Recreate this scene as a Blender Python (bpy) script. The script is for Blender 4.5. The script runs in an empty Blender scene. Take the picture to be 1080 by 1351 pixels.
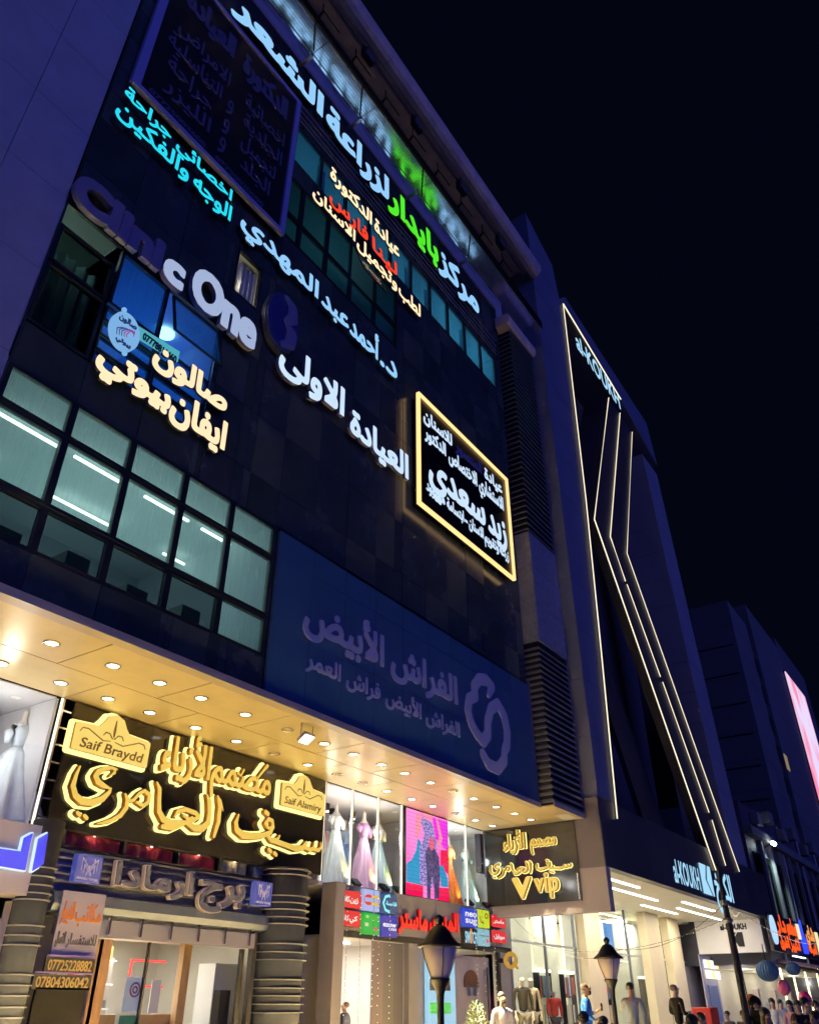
import bpy, math, random, numpy as np
from mathutils import Matrix, Vector
random.seed(7)
R=math.radians
sc=bpy.context.scene
COL=sc.collection
# ---------------------------------------------------------------- camera, sky, sun, exposure
cd=bpy.data.cameras.new('camera');cam=bpy.data.objects.new('camera',cd);COL.objects.link(cam)
cam.location=(0,0,1.6);cam.rotation_euler=(R(90+32.408),0,R(34.3625-90))
cd.sensor_fit='VERTICAL';cd.sensor_height=36;cd.sensor_width=28.8;cd.lens=27.473;cd.clip_end=2000;cd.clip_start=.05
sc.camera=cam
W=bpy.data.worlds.new('World');sc.world=W;W.use_nodes=True
nt=W.node_tree;bg=nt.nodes['Background']
sky=nt.nodes.new('ShaderNodeTexSky');sky.sky_type='NISHITA';sky.sun_disc=False;sky.sun_elevation=R(-7);sky.sun_rotation=R(200)
sky.altitude=50;sky.air_density=1.2
mx=nt.nodes.new('ShaderNodeMix');mx.data_type='RGBA';mx.blend_type='ADD';mx.inputs[0].default_value=1
mx.inputs[7].default_value=(.009,.018,.058,1)        # glow of the city on the night sky
nt.links.new(sky.outputs[0],mx.inputs[6]);nt.links.new(mx.outputs[2],bg.inputs[0])
bg.inputs[1].default_value=.1
sd=bpy.data.lights.new('sun','SUN');sd.energy=1.12;sd.color=(.135,.165,1.0);sd.angle=R(50)
sun=bpy.data.objects.new('sun',sd);COL.objects.link(sun)
sun.rotation_euler=Vector((.30,.92,-.12)).to_track_quat('-Z','Y').to_euler()
sc.view_settings.view_transform='Standard';sc.view_settings.look='None';sc.view_settings.exposure=0;sc.view_settings.gamma=1
sc.view_settings.use_curve_mapping=False
sc.cycles.max_bounces=7;sc.cycles.diffuse_bounces=4;sc.cycles.transparent_max_bounces=12;sc.cycles.glossy_bounces=3
sc.cycles.sample_clamp_indirect=12;sc.cycles.use_denoising=True;sc.cycles.caustics_reflective=False;sc.cycles.caustics_refractive=False

# ---------------------------------------------------------------- lettering tools
AR=dict((c,(b,n)) for c,b,n in [('ا',0xFE8D,2),('ب',0xFE8F,4),('ة',0xFE93,2),('ت',0xFE95,4),('ث',0xFE99,4),('ج',0xFE9D,4),('ح',0xFEA1,4),('خ',0xFEA5,4),('د',0xFEA9,2),('ذ',0xFEAB,2),('ر',0xFEAD,2),('ز',0xFEAF,2),('س',0xFEB1,4),('ش',0xFEB5,4),('ص',0xFEB9,4),('ض',0xFEBD,4),('ط',0xFEC1,4),('ظ',0xFEC5,4),('ع',0xFEC9,4),('غ',0xFECD,4),('ف',0xFED1,4),('ق',0xFED5,4),('ك',0xFED9,4),('ل',0xFEDD,4),('م',0xFEE1,4),('ن',0xFEE5,4),('ه',0xFEE9,4),('و',0xFEED,2),('ى',0xFEEF,2),('ي',0xFEF1,4),('أ',0xFE83,2),('إ',0xFE87,2),('آ',0xFE81,2),('ئ',0xFE89,4),('ؤ',0xFE85,2),('ء',0xFE80,1)])
LA={'ا':0xFEFB,'أ':0xFEF7,'إ':0xFEF9,'آ':0xFEF5}
def shape_arabic(s):
    out=[];i=0
    if not any(c in AR for c in s): return s
    while i<len(s):
        c=s[i]
        if c not in AR: out.append(c);i+=1;continue
        b,n=AR[c];prev=i>0 and s[i-1] in AR and AR[s[i-1]][1]==4
        if c=='ل' and i+1<len(s) and s[i+1] in LA:
            out.append(chr(LA[s[i+1]]+(1 if prev else 0)));i+=2;continue
        nxt=n==4 and i+1<len(s) and s[i+1] in AR and AR[s[i+1]][1]>1
        out.append(chr(b+(3 if prev and nxt else 1 if prev else 2 if nxt else 0)));i+=1
    return ''.join(out[::-1])
def word_loops(s, spacing=1.0):
    """outline loops of a word at em size 1"""
    c=bpy.data.curves.new('glyph','FONT');c.body=shape_arabic(s);c.size=1;c.fill_mode='NONE';c.resolution_u=4;c.space_character=spacing
    o=bpy.data.objects.new('glyph',c)
    me=bpy.data.meshes.new_from_object(o)
    v=np.zeros(len(me.vertices)*3);me.vertices.foreach_get('co',v);v=v.reshape(-1,3)[:,:2]
    nxt={e.vertices[0]:e.vertices[1] for e in me.edges}
    seen=set();loops=[]
    for a in list(nxt):
        if a in seen: continue
        L=[];b=a
        while b not in seen and b in nxt: seen.add(b);L.append(b);b=nxt[b]
        if len(L)>2: loops.append(v[L])
    bpy.data.objects.remove(o);bpy.data.curves.remove(c);bpy.data.meshes.remove(me)
    return loops
class Field:
    """signed distance raster; grow() it to make strokes bolder, contours() gives its outlines"""
    def __init__(s,x0,x1,y0,y1,h,m):
        s.h=h;s.x0=x0-m;s.y0=y0-m;s.nx=int((x1-x0+2*m)/h)+2;s.ny=int((y1-y0+2*m)/h)+2
        s.X=s.x0+np.arange(s.nx)*h;s.Y=s.y0+np.arange(s.ny)*h
        s.W=np.zeros((s.ny,s.nx),int);s.D=np.full((s.ny,s.nx),m,float);s.m=m
    def seg(s,a,b,ra=0,rb=0):
        m=s.m+max(ra,rb)
        i0=max(int((min(a[0],b[0])-m-s.x0)/s.h),0);i1=min(int((max(a[0],b[0])+m-s.x0)/s.h)+2,s.nx)
        j0=max(int((min(a[1],b[1])-m-s.y0)/s.h),0);j1=min(int((max(a[1],b[1])+m-s.y0)/s.h)+2,s.ny)
        if i1<=i0 or j1<=j0: return
        x=s.X[None,i0:i1]-a[0];y=s.Y[j0:j1,None]-a[1];dx=b[0]-a[0];dy=b[1]-a[1];q=dx*dx+dy*dy+1e-12
        t=np.clip((x*dx+y*dy)/q,0,1)
        d=((x-t*dx)**4+(y-t*dy)**4)**.25 if not (ra or rb) else np.sqrt((x-t*dx)**2+(y-t*dy)**2)-(ra+(rb-ra)*t)
        np.minimum(s.D[j0:j1,i0:i1],d,out=s.D[j0:j1,i0:i1])
    def loop(s,P):
        n=len(P)
        for k in range(n):
            a=P[k];b=P[(k+1)%n];s.seg(a,b)
            lo,hi=min(a[1],b[1]),max(a[1],b[1])
            if hi-lo<1e-9: continue
            j0=max(int(math.ceil((lo-s.y0)/s.h)),0);sg=1 if b[1]>a[1] else -1
            for j in range(j0,s.ny):
                y=s.Y[j]
                if y>=hi: break
                xc=a[0]+(b[0]-a[0])*(y-a[1])/(b[1]-a[1])
                i=int(math.ceil((xc-s.x0)/s.h))
                if i<s.nx: s.W[j,max(i,0):]+=sg
    def field(s):
        return np.where(s.W!=0,-np.abs(s.D),s.D)
def contours(F,X,Y,lv):
    G=F-lv;G=np.where(np.abs(G)<1e-7,1e-7,G)
    G[0,:]=G[-1,:]=abs(G).max();G[:,0]=G[:,-1]=abs(G).max()
    ins=G<0
    code=(ins[:-1,:-1]*1+ins[:-1,1:]*2+ins[1:,1:]*4+ins[1:,:-1]*8)
    # edges of a cell: 0 bottom 1 right 2 top 3 left ; inside kept on the left of the direction
    T={1:[(0,3)],2:[(1,0)],3:[(1,3)],4:[(2,1)],5:[(0,3),(2,1)],6:[(2,0)],7:[(2,3)],8:[(3,2)],9:[(0,2)],10:[(1,0),(3,2)],11:[(1,2)],12:[(3,1)],13:[(0,1)],14:[(3,0)]}
    nxt={}
    js,is_=np.nonzero((code>0)&(code<15))
    def key(j,i,e): return ('h',j,i) if e==0 else ('v',j,i+1) if e==1 else ('h',j+1,i) if e==2 else ('v',j,i)
    for j,i in zip(js.tolist(),is_.tolist()):
        for a,b in T[int(code[j,i])]: nxt[key(j,i,a)]=key(j,i,b)
    def pt(k):
        t,j,i=k
        if t=='h':
            a,b=G[j,i],G[j,i+1];u=a/(a-b);return (X[i]+u*(X[i+1]-X[i]),Y[j])
        a,b=G[j,i],G[j+1,i];u=a/(a-b);return (X[i],Y[j]+u*(Y[j+1]-Y[j]))
    out=[]
    while nxt:
        k=next(iter(nxt));L=[]
        while k in nxt: L.append(pt(k));k=nxt.pop(k)
        if len(L)>5: out.append(np.array(L))
    return out
def simplify(P,tol):
    n=len(P);keep=np.zeros(n,bool);a=0;b=int(np.argmax(((P-P[0])**2).sum(1)));keep[[a,b]]=True
    st=[(a,b),(b,n)]
    while st:
        i,j=st.pop()
        if j-i<2: continue
        A=P[i];B=P[j%n];Q=P[i+1:j];d=B-A;l=math.hypot(*d)+1e-12
        e=np.abs(d[0]*(Q[:,1]-A[1])-d[1]*(Q[:,0]-A[0]))/l
        k=int(np.argmax(e))
        if e[k]>tol: keep[i+1+k]=True;st+=[(i,i+1+k),(i+1+k,j)]
    return P[keep]
def area(P): x,y=P[:,0],P[:,1];return .5*float(np.sum(x*np.roll(y,-1)-np.roll(x,-1)*y))
def fill_mesh(loops,depth,bevel=0.):
    """flat polygons with holes -> solid mesh in local x (right) y (up) z (towards the viewer), from 0 to depth"""
    c=bpy.data.curves.new('fill','CURVE');c.dimensions='2D';c.fill_mode='BOTH';c.extrude=max(depth/2-bevel,1e-4);c.bevel_depth=bevel;c.bevel_resolution=0;c.offset=-bevel
    for P in loops:
        sp=c.splines.new('POLY');sp.points.add(len(P)-1);sp.use_cyclic_u=True
        sp.points.foreach_set('co',np.column_stack([P,np.zeros(len(P)),np.ones(len(P))]).ravel())
    o=bpy.data.objects.new('fill',c);me=bpy.data.meshes.new_from_object(o)
    bpy.data.objects.remove(o);bpy.data.curves.remove(c)
    me.vertices.foreach_set('co',(lambda v:(v+np.tile([0,0,depth/2],len(v)//3)))(np.array([x for q in me.vertices for x in q.co])))
    return me

# ---------------------------------------------------------------- materials
MATS={}
def mat(name,col,rough=.5,metal=0,emit=None,es=1,noise=0,ns=3.,bump=0,bs=20.,spec=.5,stretch=None):
    if name in MATS: return MATS[name]
    m=bpy.data.materials.new(name);m.use_nodes=True;t=m.node_tree;p=t.nodes['Principled BSDF']
    p.inputs['Base Color'].default_value=(*col,1);p.inputs['Roughness'].default_value=rough;p.inputs['Metallic'].default_value=metal
    p.inputs['Specular IOR Level'].default_value=spec
    if emit: p.inputs['Emission Color'].default_value=(*emit,1);p.inputs['Emission Strength'].default_value=es
    if noise or bump:
        tc=t.nodes.new('ShaderNodeTexCoord');mp=t.nodes.new('ShaderNodeMapping');t.links.new(tc.outputs['Object'],mp.inputs[0])
        if stretch: mp.inputs['Scale'].default_value=stretch
        if noise:
            n=t.nodes.new('ShaderNodeTexNoise');n.inputs['Scale'].default_value=ns;n.inputs['Detail'].default_value=8;n.inputs['Roughness'].default_value=.62
            t.links.new(mp.outputs[0],n.inputs['Vector'])
            mr=t.nodes.new('ShaderNodeMapRange');mr.inputs[1].default_value=.3;mr.inputs[2].default_value=.7;mr.inputs[3].default_value=1-noise;mr.inputs[4].default_value=1+noise
            t.links.new(n.outputs[0],mr.inputs[0])
            mm=t.nodes.new('ShaderNodeVectorMath');mm.operation='SCALE';mm.inputs[0].default_value=col
            t.links.new(mr.outputs[0],mm.inputs['Scale']);t.links.new(mm.outputs[0],p.inputs['Base Color'])
            r2=t.nodes.new('ShaderNodeMapRange');r2.inputs[3].default_value=max(rough-.12,.02);r2.inputs[4].default_value=min(rough+.15,1)
            t.links.new(n.outputs[0],r2.inputs[0]);t.links.new(r2.outputs[0],p.inputs['Roughness'])
        if bump:
            b=t.nodes.new('ShaderNodeTexNoise');b.inputs['Scale'].default_value=bs;b.inputs['Detail'].default_value=5;t.links.new(mp.outputs[0],b.inputs['Vector'])
            bm=t.nodes.new('ShaderNodeBump');bm.inputs['Strength'].default_value=bump;bm.inputs['Distance'].default_value=.03
            t.links.new(b.outputs[0],bm.inputs['Height']);t.links.new(bm.outputs[0],p.inputs['Normal'])
    MATS[name]=m;return m
def glow(name,col,s): return mat(name,(.02,.02,.02),.6,emit=col,es=s,spec=.08)
def glass(name,tint=(1,1,1),refl=.07,rough=.02,haze=0.,hazecol=(.5,.55,.55),streak=0):
    if name in MATS: return MATS[name]
    m=bpy.data.materials.new(name);m.use_nodes=True;t=m.node_tree;t.nodes.clear()
    o=t.nodes.new('ShaderNodeOutputMaterial');tr=t.nodes.new('ShaderNodeBsdfTransparent');tr.inputs[0].default_value=(*tint,1)
    g=t.nodes.new('ShaderNodeBsdfGlossy');g.inputs['Roughness'].default_value=rough
    fr=t.nodes.new('ShaderNodeLayerWeight');pw=t.nodes.new('ShaderNodeMath');pw.operation='POWER';pw.inputs[1].default_value=4;t.links.new(fr.outputs['Facing'],pw.inputs[0]);fr.inputs[0].default_value=.5
    ma=t.nodes.new('ShaderNodeMath');ma.operation='MULTIPLY_ADD';ma.inputs[1].default_value=.35;ma.inputs[2].default_value=refl*.5
    t.links.new(pw.outputs[0],ma.inputs[0])
    mi=t.nodes.new('ShaderNodeMixShader');t.links.new(ma.outputs[0],mi.inputs[0])
    last=tr.outputs[0]
    if haze:      # dust and dried rain on the pane
        d=t.nodes.new('ShaderNodeBsdfTranslucent');d.inputs[0].default_value=(*hazecol,1)
        m2=t.nodes.new('ShaderNodeMixShader');m2.inputs[0].default_value=haze
        if streak:
            tc=t.nodes.new('ShaderNodeTexCoord');mp=t.nodes.new('ShaderNodeMapping');mp.inputs['Scale'].default_value=(22,22,.8)
            n=t.nodes.new('ShaderNodeTexNoise');n.inputs['Scale'].default_value=1.6;n.inputs['Detail'].default_value=6
            t.links.new(tc.outputs['Object'],mp.inputs[0]);t.links.new(mp.outputs[0],n.inputs['Vector'])
            mr=t.nodes.new('ShaderNodeMapRange');mr.inputs[1].default_value=.35;mr.inputs[2].default_value=.7;mr.inputs[3].default_value=haze*.75;mr.inputs[4].default_value=min(haze*1.35,.95)
            t.links.new(n.outputs[0],mr.inputs[0]);t.links.new(mr.outputs[0],m2.inputs[0])
        t.links.new(tr.outputs[0],m2.inputs[1]);t.links.new(d.outputs[0],m2.inputs[2]);last=m2.outputs[0]
    t.links.new(last,mi.inputs[1]);t.links.new(g.outputs[0],mi.inputs[2]);t.links.new(mi.outputs[0],o.inputs[0])
    MATS[name]=m;return m
M_stone=mat('pale_stone',(.34,.33,.36),.6,noise=.10,ns=1.3,bump=.12,bs=14)
M_dark=mat('black_cladding',(.036,.050,.050),.24,noise=.3,ns=.8);M_dark2=mat('black_cladding_worn',(.052,.068,.055),.32,noise=.35,ns=1.3,bump=.08,bs=5);M_dark3=mat('black_cladding_gloss',(.034,.050,.045),.16,noise=.3,ns=.6)
M_navy=mat('navy_panel',(.020,.070,.165),.36,noise=.10,ns=1.1)
M_frame=mat('black_frame',(.012,.012,.014),.4)
M_conc=mat('painted_concrete',(.30,.29,.32),.7,noise=.16,ns=2.2,bump=.25,bs=9)
M_corn=mat('cornice_plaster',(.42,.34,.34),.7,noise=.22,ns=1.7,bump=.3,bs=8)
M_alu=mat('aluminium',(.55,.56,.60),.32,.7,noise=.08,ns=5)
M_alud=mat('dark_aluminium',(.16,.17,.20),.38,.5,noise=.12,ns=4)
M_louv=mat('louvre_metal',(.26,.27,.25),.45,.3,noise=.15,ns=3)
M_tower=mat('violet_grey_stone',(.115,.13,.195),.6,noise=.10,ns=.7,bump=.1,bs=6)
M_tower2=mat('slate_cladding',(.07,.065,.09),.5,noise=.15,ns=.8)
M_brown=mat('brown_cladding',(.045,.036,.042),.5,noise=.2,ns=.6)
M_white=mat('white_paint',(.78,.78,.76),.5,noise=.03,ns=3)
M_cream=mat('cream_paint',(.72,.66,.52),.55,noise=.05,ns=2)
M_grey=mat('grey_panel',(.19,.185,.21),.35,.1,noise=.06,ns=1.5)
M_steel=mat('brushed_steel',(.70,.66,.60),.25,.9)
M_black=mat('black_gloss',(.010,.010,.011),.07,noise=.3,ns=2)
M_blackm=mat('black_metal',(.010,.010,.013),.5,spec=.18)
M_wood=mat('oak_wood',(.48,.29,.13),.5,noise=.18,ns=3,stretch=(6,6,.6))
M_pane=glass('clear_glass',(.96,.98,.97),.05)
M_pane_dusty=glass('dusty_glass',(.72,.86,.80),.06,haze=.22,hazecol=(.58,.72,.74),streak=1)
M_pane_teal=glass('teal_glass',(.55,.80,.88),.09,rough=.04,haze=.16,hazecol=(.45,.65,.7),streak=1)
M_pane_dark=glass('dark_glass',(.35,.42,.42),.09,rough=.04)
G_white=glow('white_led',(.93,.97,1.0),1.0)

# ---------------------------------------------------------------- mesh tools
class MB:
    def __init__(s): s.v=[];s.f=[];s.m=[]
    def add(s,v,f,mi=0):
        n=len(s.v);s.v+=[tuple(p) for p in v];s.f+=[tuple(i+n for i in q) for q in f];s.m+=[mi]*len(f);return s
    def box(s,x0,x1,y0,y1,z0,z1,mi=0):
        return s.add([(x0,y0,z0),(x1,y0,z0),(x1,y1,z0),(x0,y1,z0),(x0,y0,z1),(x1,y0,z1),(x1,y1,z1),(x0,y1,z1)],
            [(0,3,2,1),(4,5,6,7),(0,1,5,4),(1,2,6,5),(2,3,7,6),(3,0,4,7)],mi)
    def prism(s,P,y0,y1,mi=0):            # outline in x,z extruded along y (front at y0)
        if area(np.array(P))<0: P=P[::-1]
        n=len(P);v=[(x,y0,z) for x,z in P]+[(x,y1,z) for x,z in P]
        return s.add(v,[tuple(range(n)),tuple(range(2*n-1,n-1,-1))]+[((i+1)%n,i,i+n,(i+1)%n+n) for i in range(n)],mi)
    def profile(s,P,x0,x1,mi=0):          # outline in y,z extruded along x
        if area(np.array(P))<0: P=P[::-1]
        n=len(P);v=[(x0,y,z) for y,z in P]+[(x1,y,z) for y,z in P]
        return s.add(v,[tuple(range(n-1,-1,-1)),tuple(range(n,2*n))]+[(i,(i+1)%n,(i+1)%n+n,i+n) for i in range(n)],mi)
    def tube(s,P,r,n=8,mi=0,cap=True):
        P=[Vector(p) for p in P];rs=r if isinstance(r,(list,tuple)) else [r]*len(P);rings=[];up=Vector((0,0,1))
        for i,p in enumerate(P):
            d=(P[min(i+1,len(P)-1)]-P[max(i-1,0)]).normalized()
            a=d.cross(up if abs(d.z)<.95 else Vector((1,0,0))).normalized();b=a.cross(d).normalized()
            rings.append([p+a*(rs[i]*math.cos(2*math.pi*k/n))+b*(rs[i]*math.sin(2*math.pi*k/n)) for k in range(n)])
        v=[q for g in rings for q in g];f=[]
        for i in range(len(P)-1):
            for k in range(n): f.append((i*n+k,(i+1)*n+k,(i+1)*n+(k+1)%n,i*n+(k+1)%n))
        if cap: f+=[tuple(range(n)),tuple((len(P)-1)*n+k for k in range(n-1,-1,-1))]
        return s.add(v,f,mi)
    def lathe(s,prof,cx,cy,cz=0,n=16,mi=0,fold=None):
        v=[];f=[]
        for j,(r,z) in enumerate(prof):
            for k in range(n):
                a=2*math.pi*k/n;q=r*(fold(a,z) if fold else 1);v.append((cx+q*math.cos(a),cy+q*math.sin(a),cz+z))
        for j in range(len(prof)-1):
            for k in range(n): f.append((j*n+k,j*n+(k+1)%n,(j+1)*n+(k+1)%n,(j+1)*n+k))
        f+=[tuple(range(n-1,-1,-1)),tuple((len(prof)-1)*n+k for k in range(n))]
        return s.add(v,f,mi)
    def ball(s,c,r,n=10,mi=0,sc_=(1,1,1)):
        m=max(n//2,4);P=[(r*math.sin(math.pi*j/m)+1e-4,-r*math.cos(math.pi*j/m)) for j in range(m+1)]
        k=len(s.v);s.lathe(P,0,0,0,n,mi)
        for i in range(k,len(s.v)): x,y,z=s.v[i];s.v[i]=(c[0]+x*sc_[0],c[1]+y*sc_[1],c[2]+z*sc_[2])
        return s
    def mesh(s,name,mats,smooth=False):
        me=bpy.data.meshes.new(name);me.from_pydata(s.v,[],s.f)
        for m in (mats if isinstance(mats,(list,tuple)) else [mats]): me.materials.append(m)
        me.polygons.foreach_set('material_index',s.m)
        if smooth: me.polygons.foreach_set('use_smooth',[True]*len(s.f))
        me.update();return me
def empty(name,loc): 
    o=bpy.data.objects.new(name,None);o.location=loc;o.empty_display_size=.3;COL.objects.link(o);return o
def tag(o,label,cat,group=None):
    o['label']=label;o['category']=cat
    if group: o['group']=group
    return o
def thing(name,loc,label,cat,group=None): return tag(empty(name,loc),label,cat,group)
def base_of(o):
    t=Vector((0,0,0))
    while o: t+=o.location;o=o.parent
    return t
def put(name,me,parent=None,bevel=0,label=None,loc=None,smooth_mod=0):
    o=bpy.data.objects.new(name,me);COL.objects.link(o)
    if loc: o.location=loc
    if parent:
        o.parent=parent;o.matrix_parent_inverse=Matrix.Translation(-world_loc(parent))
    if bevel: b=o.modifiers.new('bevel','BEVEL');b.width=bevel;b.segments=2;b.limit_method='ANGLE'
    if label: o['label']=label
    return o
def world_loc(o):
    if o.parent is None: return Vector(o.location)
    return Vector((0,0,0))+o.location      # parts are built in world coordinates
def part(name,mb,m,parent=None,bevel=0,label=None,smooth=False): return put(name,mb.mesh(name,m,smooth),parent,bevel,label)
def struct(o): o['kind']='structure';return o
def stuff(o): o['kind']='stuff';return o
def copy_tree(o,delta,label=None,group=None,parent=None,kids=None):
    c=o.copy();COL.objects.link(c)
    if parent is None: c.location=Vector(o.location)+Vector(delta)
    else: c.parent=parent;c.matrix_parent_inverse=o.matrix_parent_inverse.copy()
    if label: c['label']=label
    if group: c['group']=group
    for ch in [q for q in bpy.data.objects if q.parent==o and q!=c]: copy_tree(ch,(0,0,0),parent=c)
    return c
def lamp(name,kind,loc,energy,col,parent=None,size=.1,direction=None,spot=None,blend=.5):
    l=bpy.data.lights.new(name,kind);l.energy=energy;l.color=col
    if kind=='SPOT': l.spot_size=R(spot or 90);l.spot_blend=blend;l.shadow_soft_size=size
    elif kind=='POINT': l.shadow_soft_size=size
    elif kind=='AREA': l.size=size
    o=bpy.data.objects.new(name,l);COL.objects.link(o);o.location=loc
    if direction: o.rotation_euler=Vector(direction).to_track_quat('-Z','Y').to_euler()
    if parent: o.parent=parent;o.matrix_parent_inverse=Matrix.Translation(-world_loc(parent))
    return o
# lettering on a wall that faces the street (plane y=Y) or on one that faces left (plane x=X)
def wall_y(Y): return Matrix(((1,0,0,0),(0,0,-1,Y),(0,1,0,0),(0,0,0,1)))
def wall_x(X): return Matrix(((0,0,-1,X),(-1,0,0,0),(0,1,0,0),(0,0,0,1)))
_al=np.vstack(word_loops('ا'));ALEF=float(_al[:,1].max());_h=np.vstack(word_loops('H'));CAP=float(_h[:,1].max())
def letter_mesh(loops,M,depth,face,side,r=0.,h=None,strokes=None,tol=None,bevel=0.):
    pts=[p for L in (loops or []) for p in L]+[(a[0],a[1]) for s in (strokes or []) for a in s]
    pts=np.array(pts);w=max(a[2] for s in strokes for a in s) if strokes else 0
    size=pts.max(0)-pts.min(0);h=h or max(min(size[1]/34,.03),.004)
    f=Field(pts[:,0].min(),pts[:,0].max(),pts[:,1].min(),pts[:,1].max(),h,r+w+3*h)
    for P in loops or []: f.loop(P)
    for s in strokes or []:
        if len(s)==1: f.seg(s[0][:2],s[0][:2],s[0][2],s[0][2])
        for a,b in zip(s,s[1:]): f.seg(a[:2],b[:2],a[2],b[2])
    C=[simplify(P,tol or h*.12) for P in contours(f.field(),f.X,f.Y,max(r,h*.3 if not strokes else r))]
    me=fill_mesh([c for c in C if len(c)>3],depth,bevel)
    me.materials.append(face);me.materials.append(side)
    me.polygons.foreach_set('material_index',[0 if p.normal.z>.7 else 1 for p in me.polygons])
    me.transform(M);me.update();return me
def fit(text,u0,u1,v0,v1,cap=None,spacing=1.):
    """word outlines with ink from u0 to u1; v0 is the baseline and v1 the height of an alef or capital"""
    L=word_loops(text,spacing);A=np.vstack(L);a0,a1=A[:,0].min(),A[:,0].max()
    H=cap or (ALEF if any(c in AR for c in text) else CAP)
    return [np.column_stack([u0+(P[:,0]-a0)*(u1-u0)/(a1-a0),v0+P[:,1]*(v1-v0)/H]) for P in L]
def word(parent,text,u0,u1,v0,v1,M,depth,face,side,r,name='word',label=None,spacing=1.,cap=None,h=None):
    d=r                                                    # the grown edge stays inside the measured width
    return put(name,letter_mesh(fit(text,u0+d,u1-d,v0+d*.5,v1-d,cap,spacing),M,depth,face,side,r,h),parent,label=label)

# ================================================================ SETTING
g=MB().box(-60,220,-60,9.0,-.1,0);struct(part('street',g,mat('asphalt',(.055,.055,.06),.8,noise=.2,ns=2,bump=.3,bs=30)))
struct(part('forecourt',MB().box(-12,60,2,9.0,-.1,.02),mat('forecourt_tiles',(.40,.37,.32),.5,noise=.1,ns=2)))
g=MB().box(-8,23.15,9.004,18,-.1,.40);struct(part('pavement',g,mat('paving',(.75,.64,.44),.5,noise=.08,ns=2)))
g=MB().box(23.16,60,9.004,18,-.1,.40);struct(part('pavement',g,mat('paving_tiles',(.55,.52,.46),.4,noise=.08,ns=2)))
g=MB().box(60.01,220,12,60,-.1,.15);struct(part('far_pavement',g,mat('far_paving',(.2,.2,.2),.7)))

# ================================================================ CLINIC BUILDING
B=thing('commercial_building',(12,12,0),'tall black clad building covered in lit signs, pale stone pier at its left','building')
X0,X1=3.83,20.95
# stone pier of separate panels
xs=[-2.2,-.05,2.1+.62,X0-.02];xs=[-2.6,.05,2.66,3.80];zs=[6.36+1.86*i for i in range(16)]
mb=MB().box(-2.7,3.79,10.07,10.6,6.36,36);part('pier_core',mb,M_blackm,B)
for i in range(len(xs)-1):
    for j in range(len(zs)-1):
        part('stone_panel',MB().box(xs[i]+.006,xs[i+1]-.006,10.0,10.06,zs[j]+.004,zs[j+1]-.004),M_stone,B)
# window openings of the black front: x0,x1,z0,z1
WIN=[]
def cells_free(a,b,c,d): return not any(a<w[1]-.02 and b>w[0]+.02 and c<w[3]-.02 and d>w[2]+.02 for w in WIN)
WIN+= [(3.86,9.78,7.12,9.93),(3.86,7.55,10.82,13.72),(7.66,8.46,15.05,16.45),(8.72,13.95,18.28,20.72),(8.92,20.52,21.42,23.02)]
# black cladding panels, cut round the openings
xe=sorted(set([X0,5.03,6.22,7.41,8.58,9.80,10.93,12.05,13.18,14.30,15.4,16.46,17.54,18.6,19.7,X1]+[w[0] for w in WIN]+[w[1] for w in WIN]))
xe=[x for k,x in enumerate(xe) if k==0 or x-xe[k-1]>.12 or any(abs(x-w[0])<1e-6 or abs(x-w[1])<1e-6 for w in WIN)]
ze=sorted(set([6.4,7.12,9.93,10.82,12.3,13.72,15.05,16.45,17.4,18.28,19.5,20.72,21.42,23.02,24.5,26.0]))
for i in range(len(xe)-1):
    for j in range(len(ze)-1):
        a,b,c,d=xe[i],xe[i+1],ze[j],ze[j+1]
        if b-a<.01 or not cells_free(a,b,c,d): continue
        if a>9.79 and d<10: continue                        # navy sign wall goes there
        part('cladding_panel',MB().box(a+.006,b-.006,10.0+(.004*((i*7+j*3)%3)),10.06,c+.006,d-.006),[M_dark,M_dark,M_dark2,M_dark3][(i*5+j*11)%4],B)
# navy panel wall
xn=[9.86,10.93,12.03,13.15,14.25,15.37,16.46,17.54,18.6,19.72,20.93];zn=[6.42,7.80,9.30,9.88]
for i in range(10):
    for j in range(3): part('navy_panel',MB().box(xn[i]+.006,xn[i+1]-.006,9.93,9.99,zn[j]+.006,zn[j+1]-.006),M_navy,B)
mb=MB().box(9.82,20.95,10.0,10.06,6.4,10.0);part('navy_backing',mb,M_blackm,B)
# building core behind everything
mb=MB().box(-2.7,23.1,17.3,30,0,30).box(-2.7,23.1,15.6,17.2,6.6,30).box(-2.7,3.8,10.7,15,6.4,30);part('core',mb,M_blackm,B)
def room(x0,x1,y1,z0,z1,m,y0=10.1):
    r=MB().box(x0-.1,x0,y0,y1,z0,z1).box(x1,x1+.1,y0,y1,z0,z1).box(x0-.1,x1+.1,y1,y1+.1,z0,z1).box(x0-.1,x1+.1,y0,y1+.1,z1,z1+.1).box(x0-.1,x1+.1,y0,y1+.1,z0-.1,z0)
    return part('room_interior',r,m,B)
def window(x0,x1,z0,z1,pane,Y=10.02,fw=.05,name='window',label=None):
    """frame with its pane as a sub-part"""
    f=MB().box(x0,x0+fw,Y-.03,Y+.07,z0,z1).box(x1-fw,x1,Y-.03,Y+.07,z0,z1).box(x0+fw,x1-fw,Y-.025,Y+.065,z0,z0+fw).box(x0+fw,x1-fw,Y-.025,Y+.065,z1-fw,z1)
    w=part(name,f,M_frame,B,label=label)
    part('pane',MB().box(x0+fw-.004,x1-fw+.004,Y+.016,Y+.024,z0+fw-.004,z1-fw+.004),pane,w)
    return w
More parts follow.
